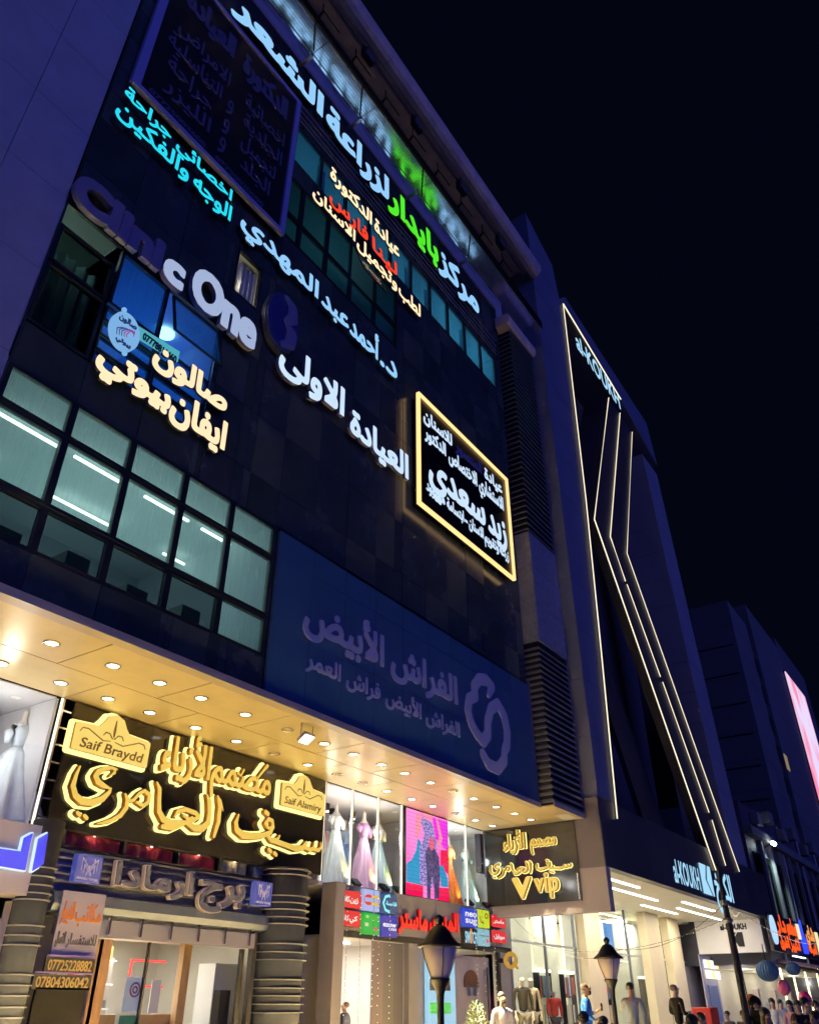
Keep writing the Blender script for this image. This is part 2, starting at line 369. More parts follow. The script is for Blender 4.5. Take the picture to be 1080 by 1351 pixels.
# --- office floor, lit grey-green
room(3.86,9.78,14.3,7.0,9.99,mat('office_wall',(.62,.66,.70),.7))
mx_=[3.86,5.03,6.21,7.41,8.58,9.78]
for i in range(5):
    a,b=mx_[i],mx_[i+1]
    window(a,b,9.22,9.93,M_pane_dusty,fw=.06);window(a,b,7.93,9.20,M_pane_dusty,fw=.06);window(a,b,7.12,7.91,M_pane_dark if i not in(4,) else M_pane_dusty,fw=.06)
G_off=glow('office_lamp',(.92,1.0,.98),6)
for yy,zz,segs in ((11.15,9.86,[(4.25,5.55),(5.85,7.0),(7.4,8.5),(8.85,9.65)]),(11.15,9.86,[]),(12.6,9.86,[(4.0,5.2),(6.4,7.9),(9.1,9.7)])):
    for a,b in segs: part('office_lamp',MB().box(a,b,yy,yy+.045,zz-.04,zz),G_off,B)
lamp('office_light','AREA',(6.8,12.4,9.2),24,(.78,1,.98),B,size=3.0,direction=(0,0,-1))
lamp('office_uplight','AREA',(6.8,12.9,7.4),36,(.76,1,.98),B,size=3.4,direction=(0,-.1,1))
mb=MB()
for k in range(4): mb.box(4.9+1.25*k,5.35+1.25*k,11.1,11.7,7.0,7.95+.1*(k%2))
part('office_desk',mb,mat('office_desk',(.25,.27,.27),.6),B)
# --- clinic floor behind the lettering: curtained pair, blue lit pair, louvred panes
room(3.86,5.0,12.2,10.82,13.95,mat('dim_room',(.30,.34,.33),.8));room(5.1,7.55,13,10.82,13.72,mat('blue_room',(.55,.65,.85),.7))
window(3.86,5.0,12.28,13.2,M_pane_dark,fw=.06);window(3.86,5.0,10.85,12.24,M_pane_dark,fw=.06)
window(5.06,6.2,12.3,13.7,M_pane_teal,fw=.06)
for k in range(4): window(5.06,6.2,10.85+.35*k,11.17+.35*k,M_pane_teal,fw=.035);window(6.24,7.5,10.85+.35*k,11.17+.35*k,M_pane_teal,fw=.035)
mb=MB().box(3.8,7.6,10.05,10.1,13.72,13.76);
def curtain(x0,x1,y,z0,z1,m,parent,amp=.05,wl=.22,name='curtain'):
    n=int((x1-x0)/wl*8);v=[];f=[]
    for i in range(n+1):
        x=x0+(x1-x0)*i/n;yy=y+amp*math.sin(2*math.pi*(x-x0)/wl+1.3*math.sin(3*x))+.3*amp*math.sin(17*x)
        v+=[(x,yy,z0),(x,yy-.01,(z0+z1)/2),(x,yy,z1)]
    for i in range(n):
        for j in range(2): a=i*3+j;f.append((a,a+3,a+4,a+1))
    return part(name,MB().add(v,f),m,parent,smooth=True)
M_curt=mat('grey_green_curtain',(.42,.50,.46),.9)
curtain(3.9,4.96,10.45,10.85,13.1,M_curt,B)
lamp('clinic_light','POINT',(4.4,11.4,12.6),14,(.7,1,.85),B,size=.15)
lamp('curtain_fill','AREA',(4.45,10.24,13.85),9,(.6,.95,.85),B,size=.22,direction=(0,.15,-1))  # added fill that brightens the curtain front, out of sight above the window head
lamp('blue_light','AREA',(6.3,11.6,11.2),24,(.07,.28,1),B,size=1.4,direction=(0,-.1,1))
mb=MB().lathe([(.17,0),(.19,.02),(.19,.05)],6.95,11.0,13.62,18);part('round_ceiling_lamp',mb,glow('cyan_white_lamp',(.35,.85,1),2),B)
# top-hung sash pushed outwards
def sash(x0,x1,zt,h,out,pane,label):
    s=MB();fw=.05
    def p(u,v,t=0):      # v along the tilted sash from the hinge
        a=math.asin(out/h);return (u,9.99-t*math.cos(a)-v*math.sin(a),zt-v*math.cos(a)+t*math.sin(a)*-1)
    def bar(u0,u1,v0,v1):
        s.add([p(u0,v0),p(u1,v0),p(u1,v1),p(u0,v1),p(u0,v0,.05),p(u1,v0,.05),p(u1,v1,.05),p(u0,v1,.05)],[(0,1,2,3),(7,6,5,4),(0,4,5,1),(1,5,6,2),(2,6,7,3),(3,7,4,0)])
    bar(x0,x1,0,fw);bar(x0,x1,h-fw,h);bar(x0,x0+fw,fw,h-fw);bar(x1-fw,x1,fw,h-fw)
    w=part('window',s,M_frame,B,label=label)
    q=MB();q.add([p(x0+fw,fw,.02),p(x1-fw,fw,.02),p(x1-fw,h-fw,.02),p(x0+fw,h-fw,.02),p(x0+fw,fw,.03),p(x1-fw,fw,.03),p(x1-fw,h-fw,.03),p(x0+fw,h-fw,.03)],[(0,1,2,3),(7,6,5,4),(0,4,5,1),(1,5,6,2),(2,6,7,3),(3,7,4,0)])
    part('pane',q,pane,w);return w
sash(6.26,7.5,13.55,1.15,.30,M_pane_teal,'open blue lit sash')
# --- single lit window with a curtain
room(7.66,8.46,11.4,15.0,16.5,mat('cream_room',(.6,.58,.5),.7))
window(7.66,8.46,15.05,16.45,M_pane,fw=.05);curtain(7.9,8.42,10.25,15.1,16.4,mat('beige_curtain',(.42,.39,.33),.9),B,.04,.14)
part('bare_bulb',MB().ball((7.8,10.22,15.62),.05),glow('bulb',(1,.97,.85),30),B);lamp('window_light','POINT',(7.8,10.14,15.62),4,(1,.93,.75),B,size=.04)
# --- narrow dark windows beside the open sash floor
room(8.72,13.95,12.6,18.2,20.78,mat('green_room',(.26,.42,.40),.8))
xs_=[8.72,9.5,10.58,11.66,12.80,13.93]
for i in range(5):
    a,b=xs_[i],xs_[i+1]
    if i==3: window(a,b,18.3,19.2,M_pane_teal,fw=.06);sash(a+.02,b-.02,20.62,1.35,.42,M_pane_teal,'open dark sash')
    else: window(a,b,19.22,20.7,M_pane_teal,fw=.06);window(a,b,18.3,19.2,M_pane_teal,fw=.06)
lamp('green_light','AREA',(11.3,11.6,19.0),6,(.4,.9,.85),B,size=2.2,direction=(0,-.2,1))
# --- top row, teal lit
room(8.92,20.52,13.2,21.3,23.1,mat('teal_room',(.45,.62,.66),.8))
n=10
for i in range(n):
    a=8.92+11.6*i/n;b=8.92+11.6*(i+1)/n;window(a,b,21.42,23.02,M_pane_teal,fw=.055)
    if i in(1,3,5,6,8): curtain(a+.08,a+.5,10.3,21.45,22.98,mat('teal_curtain',(.35,.5,.55),.9),B,.04,.13)
for k in range(5): lamp('teal_light','AREA',(9.9+2.4*k,11.6,21.7),[6,9,8,13,18][k],(.30,.74,1),B,size=1.3,direction=(0,-.25,1))
# railings in front of the parapet behind the roof lettering
for k,z in enumerate((23.25,23.45,23.72,23.98)): part('rail',MB().box(6.0,20.6,9.93,9.96,z,z+.035),M_alu,B)
for k in range(11): part('rail_post',MB().box(6.2+1.45*k,6.26+1.45*k,9.965,9.995,23.15,24.1),M_blackm,B)
# ledge, slatted light screen, its arms
mb=MB().box(3.8,20.9,9.95,10.3,26.0,26.15);part('parapet_cap',mb,M_corn,B)
bx=[3.2,6.0,8.7,11.12,14.35,17.45,20.3,22.9]
M_slat=mat('slat_aluminium',(.97,.97,1.0),.16,.95,noise=.04,ns=4,bump=.15,bs=3)
for i in range(7):
    a,b=bx[i],bx[i+1]
    for k in range(7):
        y=8.88+.087*k
        part('slat',MB().profile([(y,26.0),(y+.078,26.0),(y+.078,26.02),(y,26.02)],a+.012,b-.012),M_slat,B)
for p,q in (((7.954, 8.759),(8.634, 9.392)),((10.318, 8.838),(11.041, 9.481)),((13.625, 8.751),(14.629, 9.48)),((17.05, 8.913),(18.06, 9.613))):
    part('screen_strut',MB().tube([(q[0],q[1],25.97),(p[0],p[1],25.97)],.025,6),M_blackm,B)
part('screen_rail',MB().box(3.2,22.9,9.49,9.56,25.95,26.02),M_slat,B)
for k in range(3): part('screen_rail',MB().box(3.2,22.9,8.80,8.85,26.0+.17*k,26.05+.17*k),M_blackm,B)
for x in (6.0,8.7,11.12,14.35,17.9): part('screen_arm',MB().box(x-.05,x+.05,9.5,10.0,25.84,25.92),M_alu,B)
# top terrace wall and rounded cornice
part('terrace_wall',MB().box(-2.7,23.1,10.72,11.0,26.15,30.2),M_conc,B)
part('terrace_floor',MB().box(-2.7,23.1,10.06,10.7,25.8,25.98),M_conc,B)
prof=[(10.72,30.25),(9.62,30.25),(9.5,30.05),(9.30,30.02),(9.05,29.46),(8.86,29.46),(8.72,29.55),(8.62,29.74),(8.60,29.98),(8.68,30.2),(8.84,30.38),(9.1,30.46),(10.72,30.46)]
for k in range(9):
    a=-2.7+2.87*k;part('cornice_block',MB().profile(prof,a+.006,a+2.87-.006),M_corn,B)
part('cornice_trim',MB().box(-2.7,23.1,9.44,9.48,29.94,30.0),M_conc,B)
prof2=[(9.95,25.35),(9.45,25.35),(9.33,25.26),(9.30,25.1),(9.33,24.92),(9.45,24.82),(9.95,24.82)]
part('corner_ledge',MB().profile(prof2,20.7,23.1),M_corn,B)
for k in range(9):                       # steel brackets hung below the cornice
    x=7.4+1.78*k;t=MB()
    t.tube([(x,10.6,29.2),(x,9.75,29.75)],.03,6).tube([(x,10.6,28.6),(x,9.75,29.75)],.03,6).tube([(x,9.75,29.75),(x+.85,9.75,29.75)],.022,6).tube([(x,10.6,28.6),(x+.8,10.6,28.6)],.022,6).tube([(x,9.78,29.72),(x,9.78,30.24)],.02,6)
    part('bracket',t,M_blackm,B)
for k,(x) in enumerate((11.0,14.0,17.2,20.4)):
    fl=thing('floodlight',(x,9.3,29.3),['unlit black floodlight under the cornice, the one farthest left','unlit black floodlight under the cornice, second from the left','unlit black floodlight under the cornice, third from the left','unlit black floodlight under the cornice, nearest the violet tower'][k],'floodlight','unlit floodlights under the cornice')
    part('housing',MB().box(x-.27,x+.27,9.16,9.36,29.0,29.44),M_blackm,fl,.03)
    part('lens',MB().box(x-.21,x+.21,9.14,9.156,29.06,29.38),mat('lens_dark',(.08,.085,.1),.15),fl)
    part('yoke',MB().tube([(x-.29,9.28,29.2),(x-.29,9.28,29.55),(x+.29,9.28,29.55),(x+.29,9.28,29.2)],.018,6).tube([(x,9.28,29.55),(x,9.28,30.03)],.02,6),M_blackm,fl)
# louvre box at the right corner of the building
LX0,LX1,LY=21.05,23.13,9.50
part('louvre_core',MB().box(LX0+.06,LX1,LY+.07,15,6.42,24.8),M_blackm,B)
def fin(z,h=.11,o=.0):
    part('louvre_blade',MB().add([(LX0-o,LY-o,z),(LX1,LY-o,z),(LX1,LY+.07,z+h*.3),(LX0+.06,LY+.07,z+h*.3),(LX0-o,10.6,z),(LX0+.06,10.6,z+h*.3),
        (LX0-o,LY-o,z+h*.35),(LX1,LY-o,z+h*.35),(LX1,LY+.07,z+h),(LX0+.06,LY+.07,z+h),(LX0-o,10.6,z+h*.35),(LX0+.06,10.6,z+h)],
        [(0,3,2,1),(0,4,5,3),(6,7,8,9),(6,9,11,10),(0,1,7,6),(1,2,8,7),(0,6,10,4),(4,10,11,5)]),M_louv,B)
z=6.46
while z<11.2: fin(z);z+=.19
z=15.35
while z<24.6: fin(z,.10);z+=.235
M_pat=mat('perforated_panel',(.20,.21,.24),.6,noise=.3,ns=7,bump=1.0,bs=11)
for k in range(3):
    a=11.3+1.33*k;part('perforated_panel',MB().box(LX0,LX1,LY,LY+.06,a,a+1.31).box(LX0,LX0+.06,LY+.062,10.6,a,a+1.31),M_pat,B)
part('corner_trim',MB().box(20.9,20.96,9.9,9.99,6.4,10.0),M_alud,B)

# ================================================================ CANOPY
C=thing('shop_canopy',(12,11.5,6.35),'warm lit canopy ceiling of square metal panels with round downlights above the shops','canopy')
M_soff=mat('champagne_panel',(.93,.76,.42),.32,.22,noise=.09,ns=.9)
cx=[-2.0]+[.3+1.085*i for i in range(0)]
cx=[-2.0,.15,2.32,4.52,6.76,8.93,11.05,13.2,15.4,17.6,19.8,21.6]
cx=[-1.8+1.0775*2*i for i in range(0)] or [.35,2.45,4.60,6.74,8.80,10.92,13.20,15.25,17.35,19.55,21.75,23.1]
cx2=[.9,3.0,5.35,7.83,9.82,12.13,14.3,16.3,18.45,20.6,23.1]
for a,b in zip(cx,cx[1:]): part('ceiling_panel',MB().box(a+.012,b-.012,10.16,11.56,6.35,6.38),M_soff,C)
for a,b in zip(cx2,cx2[1:]): part('ceiling_panel',MB().box(a+.012,b-.012,11.584,12.94,6.35,6.38),M_soff,C)
part('ceiling_panel',MB().box(21.0,23.1,LY+.02,10.146,6.35,6.38),M_soff,C)
part('edge_trim',MB().box(-2,20.98,9.90,10.146,6.34,6.37).box(-2,20.98,9.88,9.90,6.33,6.46).box(21.0,23.1,LY-.02,LY+.01,6.33,6.46),mat('edge_trim',(.75,.62,.48),.35,.5),C)
part('void_cover',MB().box(-2,23.1,10.07,13.1,6.40,6.5),M_blackm,C)
t=MB()
for k in range(12): t.box(22.18+.07*k,22.215+.07*k,9.62,10.08,6.335,6.349)
part('vent_grille',t,M_white,C)
DL1=[1.9,3.0,4.05,5.12,6.17,7.31,8.28,9.23,10.36,11.56,12.71,13.72,14.77,15.72,16.84,17.9,18.96,20.19,21.28,22.3]
DL2=[3.2,4.2,5.2,6.2,7.32,8.3,9.25,10.4,11.54,12.7,13.83,14.9,15.9,16.94,18.09,19.13,20.3,21.46,22.5]
OFF={(1,9),(2,9),(2,11),(2,12),(1,15),(2,16)}
G_dl=glow('downlight_glow',(1,.90,.70),7)
ORD='first second third fourth fifth sixth seventh eighth ninth tenth eleventh twelfth thirteenth fourteenth fifteenth sixteenth seventeenth eighteenth nineteenth twentieth'.split()
for row,(yy,L) in enumerate(((10.88,DL1),(12.29,DL2)),1):
    for i,x in enumerate(L):
        on=(row,i) not in OFF
        d=thing('downlight',(x,yy,6.35),('lit' if on else 'unlit')+' round downlight, '+ORD[max(i-(2 if row==1 else 3),0)]+' from the left in the '+('front' if row==1 else 'back')+' row of the canopy' if i>=(2 if row==1 else 3) else 'round downlight beyond the left edge of the photo, '+('front' if row==1 else 'back')+' row, '+['outermost','middle','innermost'][i],'downlight',('front row' if row==1 else 'back row')+(' lit' if on else ' unlit')+' canopy downlights')
        part('ring',MB().lathe([(.098,0),(.130,0),(.135,-.012),(.125,-.022),(.100,-.020),(.098,0)],x,yy,6.349,20),M_steel,d,smooth=True)
        part('lens',MB().lathe([(.001,-.012),(.098,-.012),(.098,-.004),(.001,-.004)],x,yy,6.349,18),G_dl if on else mat('lens_off',(.35,.25,.14),.4),d)
        if on: lamp('bulb','SPOT',(x,yy,6.31),(3000 if x>20.6 else 13000 if row==1 else 11000),(1,.78,.38),d,size=.06,direction=(0,-.12 if row==1 else -.42,-1),spot=52 if row==1 else 40,blend=.7)
# small square floodlight hanging from the canopy edge
fl=thing('floodlight',(11.4,10.2,6.1),'small lit white floodlight hanging from the canopy edge','floodlight')
fx,fy,fz=11.55,10.35,6.03
part('housing',MB().add([(fx-.15,fy-.10,fz+.10),(fx+.15,fy-.10,fz+.10),(fx+.15,fy+.10,fz-.03),(fx-.15,fy+.10,fz-.03),(fx-.15,fy-.07,fz+.16),(fx+.15,fy-.07,fz+.16),(fx+.15,fy+.13,fz+.03),(fx-.15,fy+.13,fz+.03)],[(0,3,2,1),(4,5,6,7),(0,1,5,4),(1,2,6,5),(2,3,7,6),(3,0,4,7)]),M_alud,fl,.01)
part('lens',MB().add([(fx-.13,fy-.095,fz+.088),(fx+.13,fy-.095,fz+.088),(fx+.13,fy+.085,fz-.029),(fx-.13,fy+.085,fz-.029)],[(0,3,2,1)]),glow('flood_glow',(.75,.9,1),7),fl)
part('yoke',MB().tube([(fx-.17,fy,fz+.08),(fx-.17,fy,fz+.33)],.012,6).tube([(fx+.17,fy,fz+.08),(fx+.17,fy,fz+.33)],.012,6),M_alud,fl)

# ================================================================ SIGNS ON THE BLACK FRONT
WY=wall_y(9.86)
G_ice=glow('ice_white_letters',(.30,.62,1.0),1.0);S_ice=glow('ice_return',(.30,.55,1.0),1.5);S_grn=glow('green_return',(.09,.92,.02),1.5);G_grn=glow('green_letters',(.09,.92,.02),.92);G_cya=glow('cyan_letters',(.02,.75,.95),.95)
G_wht=glow('white_letters',(.60,.78,1.0),1.02);G_wrm=glow('warm_letters',(1,.72,.42),1.35);G_red=glow('red_letters',(1,.055,.015),1.05)
G_one=glow('soft_white_letters',(.50,.62,.93),.72)
M_case=mat('letter_case',(.045,.05,.08),.4);SIDE={};M_violet=mat('unlit_acrylic',(.16,.15,.26),.5)
def H(w,parent,L,Rr,zb,zt,face,r,Y=9.86,depth=.05,side=None,cap=None,label=None,h=None):
    return word(parent,w,L,Rr,zb,zt,wall_y(Y),depth,face,side or SIDE.get(face.name,M_case),r,cap=cap,label=label,h=h)
s=thing('roof_sign',(13,9.9,24.3),'big ice-white and green glowing Arabic letters along the top of the black building','sign')
H('الشعر',s,5.921,9.71,24.33,25.45,G_ice,.072,depth=.045)
H('لزراعة',s,9.857,13.147,24.22,25.42,G_ice,.068,depth=.045)
H('بايدار',s,13.097,16.217,24.15,25.38,G_grn,.072,depth=.045,label='green word')
H('مركز',s,16.187,19.111,24.1,25.35,G_ice,.072,depth=.045)
part('mounting_rail',MB().box(6.3,19.4,9.87,9.91,24.55,24.6).box(6.3,19.4,9.87,9.91,25.0,25.05),M_blackm,s)
s=thing('cyan_sign',(6,9.9,16),'two lines of thin cyan glowing Arabic letters beside the framed dark board','sign')
z1t,z1b=17.753,17.377
for w,l,r_ in (('جراحة',4.049,5.269),('اخصائي',5.421,7.076)): H(w,s,l,r_,z1b-.06,z1t-.06,G_cya,.017)
z1t,z1b=17.146,16.67
for w,l,r_ in (('والفكين',4.001,5.893),('الوجه',6.019,7.153)): H(w,s,l,r_,z1b,z1t+.03,G_cya,.018)
s=thing('doctor_name_sign',(10,9.9,17),'single line of ice-blue glowing Arabic letters across the middle of the black front','sign')
zt,zb=17.543,16.924
H('المهدي',s,7.433,10.208,zb,zt,G_ice,.030)
H('عبد',s,10.337,11.476,zb-.05,zt,G_ice,.030)
H('أحمد',s,11.514,12.816,zb-.1,zt,G_ice,.030)
H('د.',s,12.891,13.726,zb-.15,zt+.05,G_ice,.030)
s=thing('english_clinic_sign',(6,9.9,13.8),'large Latin letters Clinic One, the first five unlit and the rest lit white','sign')
def latin(txt,x0,x1,zb,zt,face,r,parent,cap=None,Y=9.86,depth=.12,side=None):
    """each glyph is its own letter object"""
    L=word_loops(txt);A=np.vstack(L);a0,a1=A[:,0].min(),A[:,0].max();Hh=cap or CAP
    L=[np.column_stack([x0+r+(P[:,0]-a0)*(x1-x0-2*r)/(a1-a0),zb+r+P[:,1]*(zt-zb-2*r)/Hh]) for P in L]
    groups=[]
    for P in L:
        lo,hi=P[:,0].min(),P[:,0].max()
        for gq in groups:
            if lo<gq[1]-.02 and hi>gq[0]+.02: gq[0]=min(gq[0],lo);gq[1]=max(gq[1],hi);gq[2].append(P);break
        else: groups.append([lo,hi,[P]])
    for gq in groups: put('letter',letter_mesh(gq[2],wall_y(Y),depth,face,side or M_case,r,h=max((zt-zb)/60,.004)),parent)
zC=13.549;zCt=14.446
latin('Clini',3.745,5.742,zC+.05,zCt-.02,M_violet,.062,s,side=M_violet)
latin('c',5.778,6.303,zC-.02,zCt-.05,G_one,.062,s,side=M_violet)
latin('One',6.477,8.332,13.538,14.596+.02,G_one,.062,s,side=M_violet)
s=thing('salon_sign',(6.5,9.9,11),'thick warm cream glowing Arabic letters in two lines above the office windows','sign')
G_sal=glow('salon_letters',(1,.70,.42),1.25)
H('صالون',s,6.052,7.896,11.58,12.143,G_sal,.034,cap=None)
H('ايفان',s,6.624,8.005,10.725,11.389,G_sal,.034)
H('بيوتي',s,5.039,6.625,10.768,11.286,G_sal,.036)
s=thing('salon_logo_sign',(5.5,9.9,12),'round pale blue light box with a pink and violet hair emblem on it','sign')
ccx,ccz=5.421,11.774
P=[(ccx+.30*math.cos(a)*1.0,ccz+.42*math.sin(a)) for a in np.linspace(0,2*math.pi,40,endpoint=False)]
part('light_box',MB().prism(P,9.82,9.90),glow('pale_blue_box',(.25,.55,.95),.80),s)
part('knob',MB().ball((ccx-.12,9.84,ccz+.44),.05),glow('pale_blue_box2',(.25,.6,1),.8),s);part('knob',MB().ball((ccx+.10,9.84,ccz-.45),.05),MATS['pale_blue_box2'],s)
for k in range(5):
    st=[[(ccx-.15+.05*k,ccz-.20+.02*k,.006),(ccx-.17+.05*k,ccz-.06,.010),(ccx-.08+.045*k,ccz+.02+.02*k,.012),(ccx+.05+.03*k,ccz+.06+.01*k,.010),(ccx+.17,ccz+.12-.03*k,.005)]]
    put('emblem_stroke',letter_mesh(None,wall_y(9.816),.006,glow('pink_print' if k>2 else 'violet_print',(.75,.10,.55) if k>2 else (.12,.14,.55),.5),M_case,0,h=.006,strokes=st),s)
H('صالون',s,ccx-.19,ccx+.19,ccz+.17,ccz+.31,glow('blue_print',(.03,.06,.30),.5),.008,Y=9.816,depth=.006,h=.006)
H('بيوتي',s,ccx-.15,ccx+.17,ccz-.30,ccz-.20,MATS['blue_print'],.008,Y=9.816,depth=.006,h=.006)
s=thing('phone_strip_sign',(6.4,9.9,12),'narrow cyan lit strip with a phone number beside the round salon logo','sign')
a=(5.655, 12.066);b=(6.605, 12.161)
part('strip',MB().prism([(a[0],a[1]-.22),(b[0],b[1]-.19),(b[0],b[1]+.07),(a[0],a[1]+.04)],9.84,9.88),glow('cyan_strip',(.10,.50,.60),.8),s)
H('07778816460',s,a[0]+.12,b[0]-.04,a[1]-.18,a[1]-.01,mat('navy_ink',(.01,.02,.06)),.008,Y=9.838,depth=.006,h=.006)
s=thing('white_clinic_sign',(12,9.9,14.6),'white lit Arabic letters of two words right of the round unlit emblem','sign')
zt,zb=14.282,13.587
H('الاولى',s,9.079,11.432,zb+.28,zt+.45,G_wht,.042,depth=.10,side=M_violet)
H('العيادة',s,11.681,14.237,zb,zt+.1,G_wht,.042,depth=.10,side=M_violet)
s=thing('round_emblem_sign',(9.3,9.9,15.8),'round unlit dark blue emblem with a violet figure like a letter B','sign')
ex,ez=9.083,15.109
P=[(ex+.52*math.cos(a),ez+.86*math.sin(a)) for a in np.linspace(0,2*math.pi,48,endpoint=False)]
part('disc',MB().prism(P,9.76,9.92),mat('deep_blue_acrylic',(.03,.04,.16),.3),s)
part('rim',MB().prism([(ex+.55*math.cos(a),ez+.90*math.sin(a)) for a in np.linspace(0,2*math.pi,48,endpoint=False)],9.80,9.925),M_case,s)
st=[[(ex+.0,ez+.75,.10),(ex+.22,ez+.62,.16),(ex+.26,ez+.30,.17),(ex+.06,ez+.02,.10),(ex+.28,ez-.18,.17),(ex+.26,ez-.52,.16),(ex+.02,ez-.72,.08)]]
put('figure',letter_mesh(None,wall_y(9.758),.03,M_violet,M_case,0,h=.03,strokes=st),s)
s=thing('dentist_sign',(12,9.9,20.5),'three lines of small warm and red Arabic letters before the dark windows','sign')
zt,zb=22.677,22.082
H('الدكتورة',s,10.25,12.284,zb,zt,G_wrm,.026);H('عيادة',s,12.411,13.769,zb-.05,zt,G_wrm,.026)
zt,zb=21.6,21.108
H('فارس',s,10.294,12.132,zb,zt+.1,G_red,.026,label='red word');H('لينا',s,12.325,13.653,zb-.05,zt+.05,G_red,.026,label='red word')
zt,zb=21.011,20.528
H('الاسنان',s,9.622,11.538,zb,zt,G_wrm,.022);H('وتجميل',s,11.618,13.668,zb-.08,zt-.02,G_wrm,.022);H('لطب',s,13.751,14.984,zb-.15,zt-.05,G_wrm,.022)
# framed sign of the dental clinic
s=thing('framed_dental_sign',(18,9.8,15.5),'black sign board in a glowing amber frame with white Arabic lettering','sign')
q=[(14.532, 17.023),(20.074, 16.944),(20.243, 13.047),(14.795, 13.066)]
x0,x1=(q[0][0]+q[3][0])/2,(q[1][0]+q[2][0])/2;zt_,zb_=(q[0][1]+q[1][1])/2,(q[2][1]+q[3][1])/2
part('board',MB().box(x0+.05,x1-.05,9.76,9.90,zb_+.05,zt_-.05),mat('sign_black',(.004,.004,.006),.3),s)
G_amb=glow('amber_tube',(1,.62,.24),1.5);e=.075
for bx_ in ((x0,x1,zt_-e,zt_),(x0,x1,zb_,zb_+e),(x0,x0+e,zb_+e,zt_-e),(x1-e,x1,zb_+e,zt_-e)): part('frame_tube',MB().box(bx_[0],bx_[1],9.68,9.80,bx_[2],bx_[3]),G_amb,s,.015)
zt,zb=16.573,16.12
def Z(w,l,r_,b,t,wt,m=G_wht,h=None): H(w,s,l,r_,b,t,m,wt,Y=9.755,depth=.04,h=h)
Z('للاسنان',14.926,16.528,zb,zt,.026);Z('المنصور',16.709,18.352,zb,zt,.03,M_violet);Z('عيادة',18.51,19.712,zb,zt,.026)
zt,zb=15.976,15.46
Z('الدكتور',14.992,16.146,zb+.05,zt,.022);Z('الاختصاص',16.28,17.995,zb,zt,.022);Z('الاستشاري',18.09,19.73,zb,zt,.022)
zb=14.18;zt=15.25
Z('سعدي',15.165,18.402,zb,zt,.052);Z('زيد',18.554,19.785,zb-.05,zt-.05,.052)
zb=13.62;zt=14.0
Z('هوليوود',15.029,16.009,zb+.08,zt+.08,.018);Z('ابتسامة',16.092,17.054,zb+.05,zt+.05,.018);Z('-',17.089,17.265,zb+.0,zt+.05,.02)
Z('الاسنان',17.326,18.22,zb+.03,zt+.04,.018);Z('وتقويم',18.257,19.16,zb,zt,.018);Z('زراعة',19.205,19.83,zb,zt,.018)
# navy wall lettering
s=thing('mattress_sign',(15,9.9,8.2),'unlit violet Arabic lettering and looped emblem on the navy panels','sign')
NV=mat('violet_vinyl',(.33,.33,.46),.5)
def N(w,l,r_,b,t,wt): H(w,s,l,r_,b,t,NV,wt,Y=9.928,depth=.03,side=NV)
zt,zb=8.82,8.105
N('الأبيض',10.721,13.475,zb-.02,zt,.032);N('الفراش',13.742,16.667,zb,zt,.032)
zt,zb=7.641,7.284
for w,l,r_ in (('العمر',10.886,11.974),('فراش',12.16,13.359),('الأبيض',13.556,14.981),('الفراش',15.174,16.718)): N(w,l,r_,zb,zt,.012)
st=[[(18.332, 8.835, 0.107), (18.517, 9.124, 0.17), (18.223, 9.231, 0.168), (17.823, 9.125, 0.163), (17.534, 8.831, 0.158), (17.569, 8.578, 0.157), (17.243, 8.411, 0.153), (17.149, 8.094, 0.151), (17.302, 7.777, 0.15), (17.59, 7.565, 0.152), (17.891, 7.46, 0.165), (18.148, 7.701, 0.169), (18.189, 8.078, 0.161), (18.413, 8.475, 0.165), (18.824, 8.704, 0.17), (19.158, 8.484, 0.172), (19.289, 8.057, 0.171), (19.202, 7.659, 0.168), (19.022, 7.485, 0.142), (18.985, 7.207, 0.163), (18.6, 6.91, 0.158), (18.12, 6.914, 0.153), (17.829, 7.129, 0.13)]]
put('emblem',letter_mesh(None,wall_y(9.928),.03,NV,NV,0,h=.02,strokes=st),s)
# dark framed board, upper left
s=thing('unlit_framed_board',(6.4,9.8,20.5),'unlit black board in a violet frame with dull violet Arabic text, upper left','sign')
MV=mat('frame_violet',(.26,.25,.48),.45);x0,x1,zb_,zt_=4.16,8.66,17.96,23.5
part('board',MB().box(x0,x1,9.80,9.90,zb_,zt_),mat('board_black',(.008,.009,.014),.35),s)
for bx_ in ((x0-.08,x1+.08,zt_,zt_+.16),(x0-.08,x1+.08,zb_-.14,zb_),(x0-.08,x0+.12,zb_,zt_),(x1-.08,x1+.08,zb_,zt_)): part('frame_bar',MB().box(bx_[0],bx_[1],9.74,9.86,bx_[2],bx_[3]),MV,s)
MT=mat('dull_violet_text',(.07,.07,.13),.5)
rows=[(22.35,23.15,[('الأزياء',4.7,6.3),('الدكتورة',6.6,8.3)],.016),(21.0,21.55,[('الامراض',4.7,6.35),('اخصائية',6.9,8.35)],.010),(20.2,20.75,[('التناسلية',4.55,6.2),('و',6.4,6.6),('الجلدية',6.95,8.35)],.010),(19.4,19.95,[('جراحة',4.7,6.0),('و',6.4,6.6),('لتجميل',7.0,8.2)],.010),(18.65,19.2,[('الليزر',4.75,6.1),('و',6.4,6.6),('الجلد',7.1,8.1)],.010)]
rows[0]=(22.2,23.1,[('العيادة',4.7,6.3),('الدكتورة',6.6,8.3)],.04)
for b,t_,ws,wt in rows:
    for w,l,r_ in ws: H(w,s,l,r_,b,t_,MT,wt,Y=9.798,depth=.03,side=MT,cap=None if w!='و' else .5)
H('07725003608',s,4.5,6.1,18.10,18.26,MT,.008,Y=9.798,depth=.01,side=MT);H('07730020000',s,6.4,8.0,18.10,18.26,MT,.008,Y=9.798,depth=.01,side=MT)

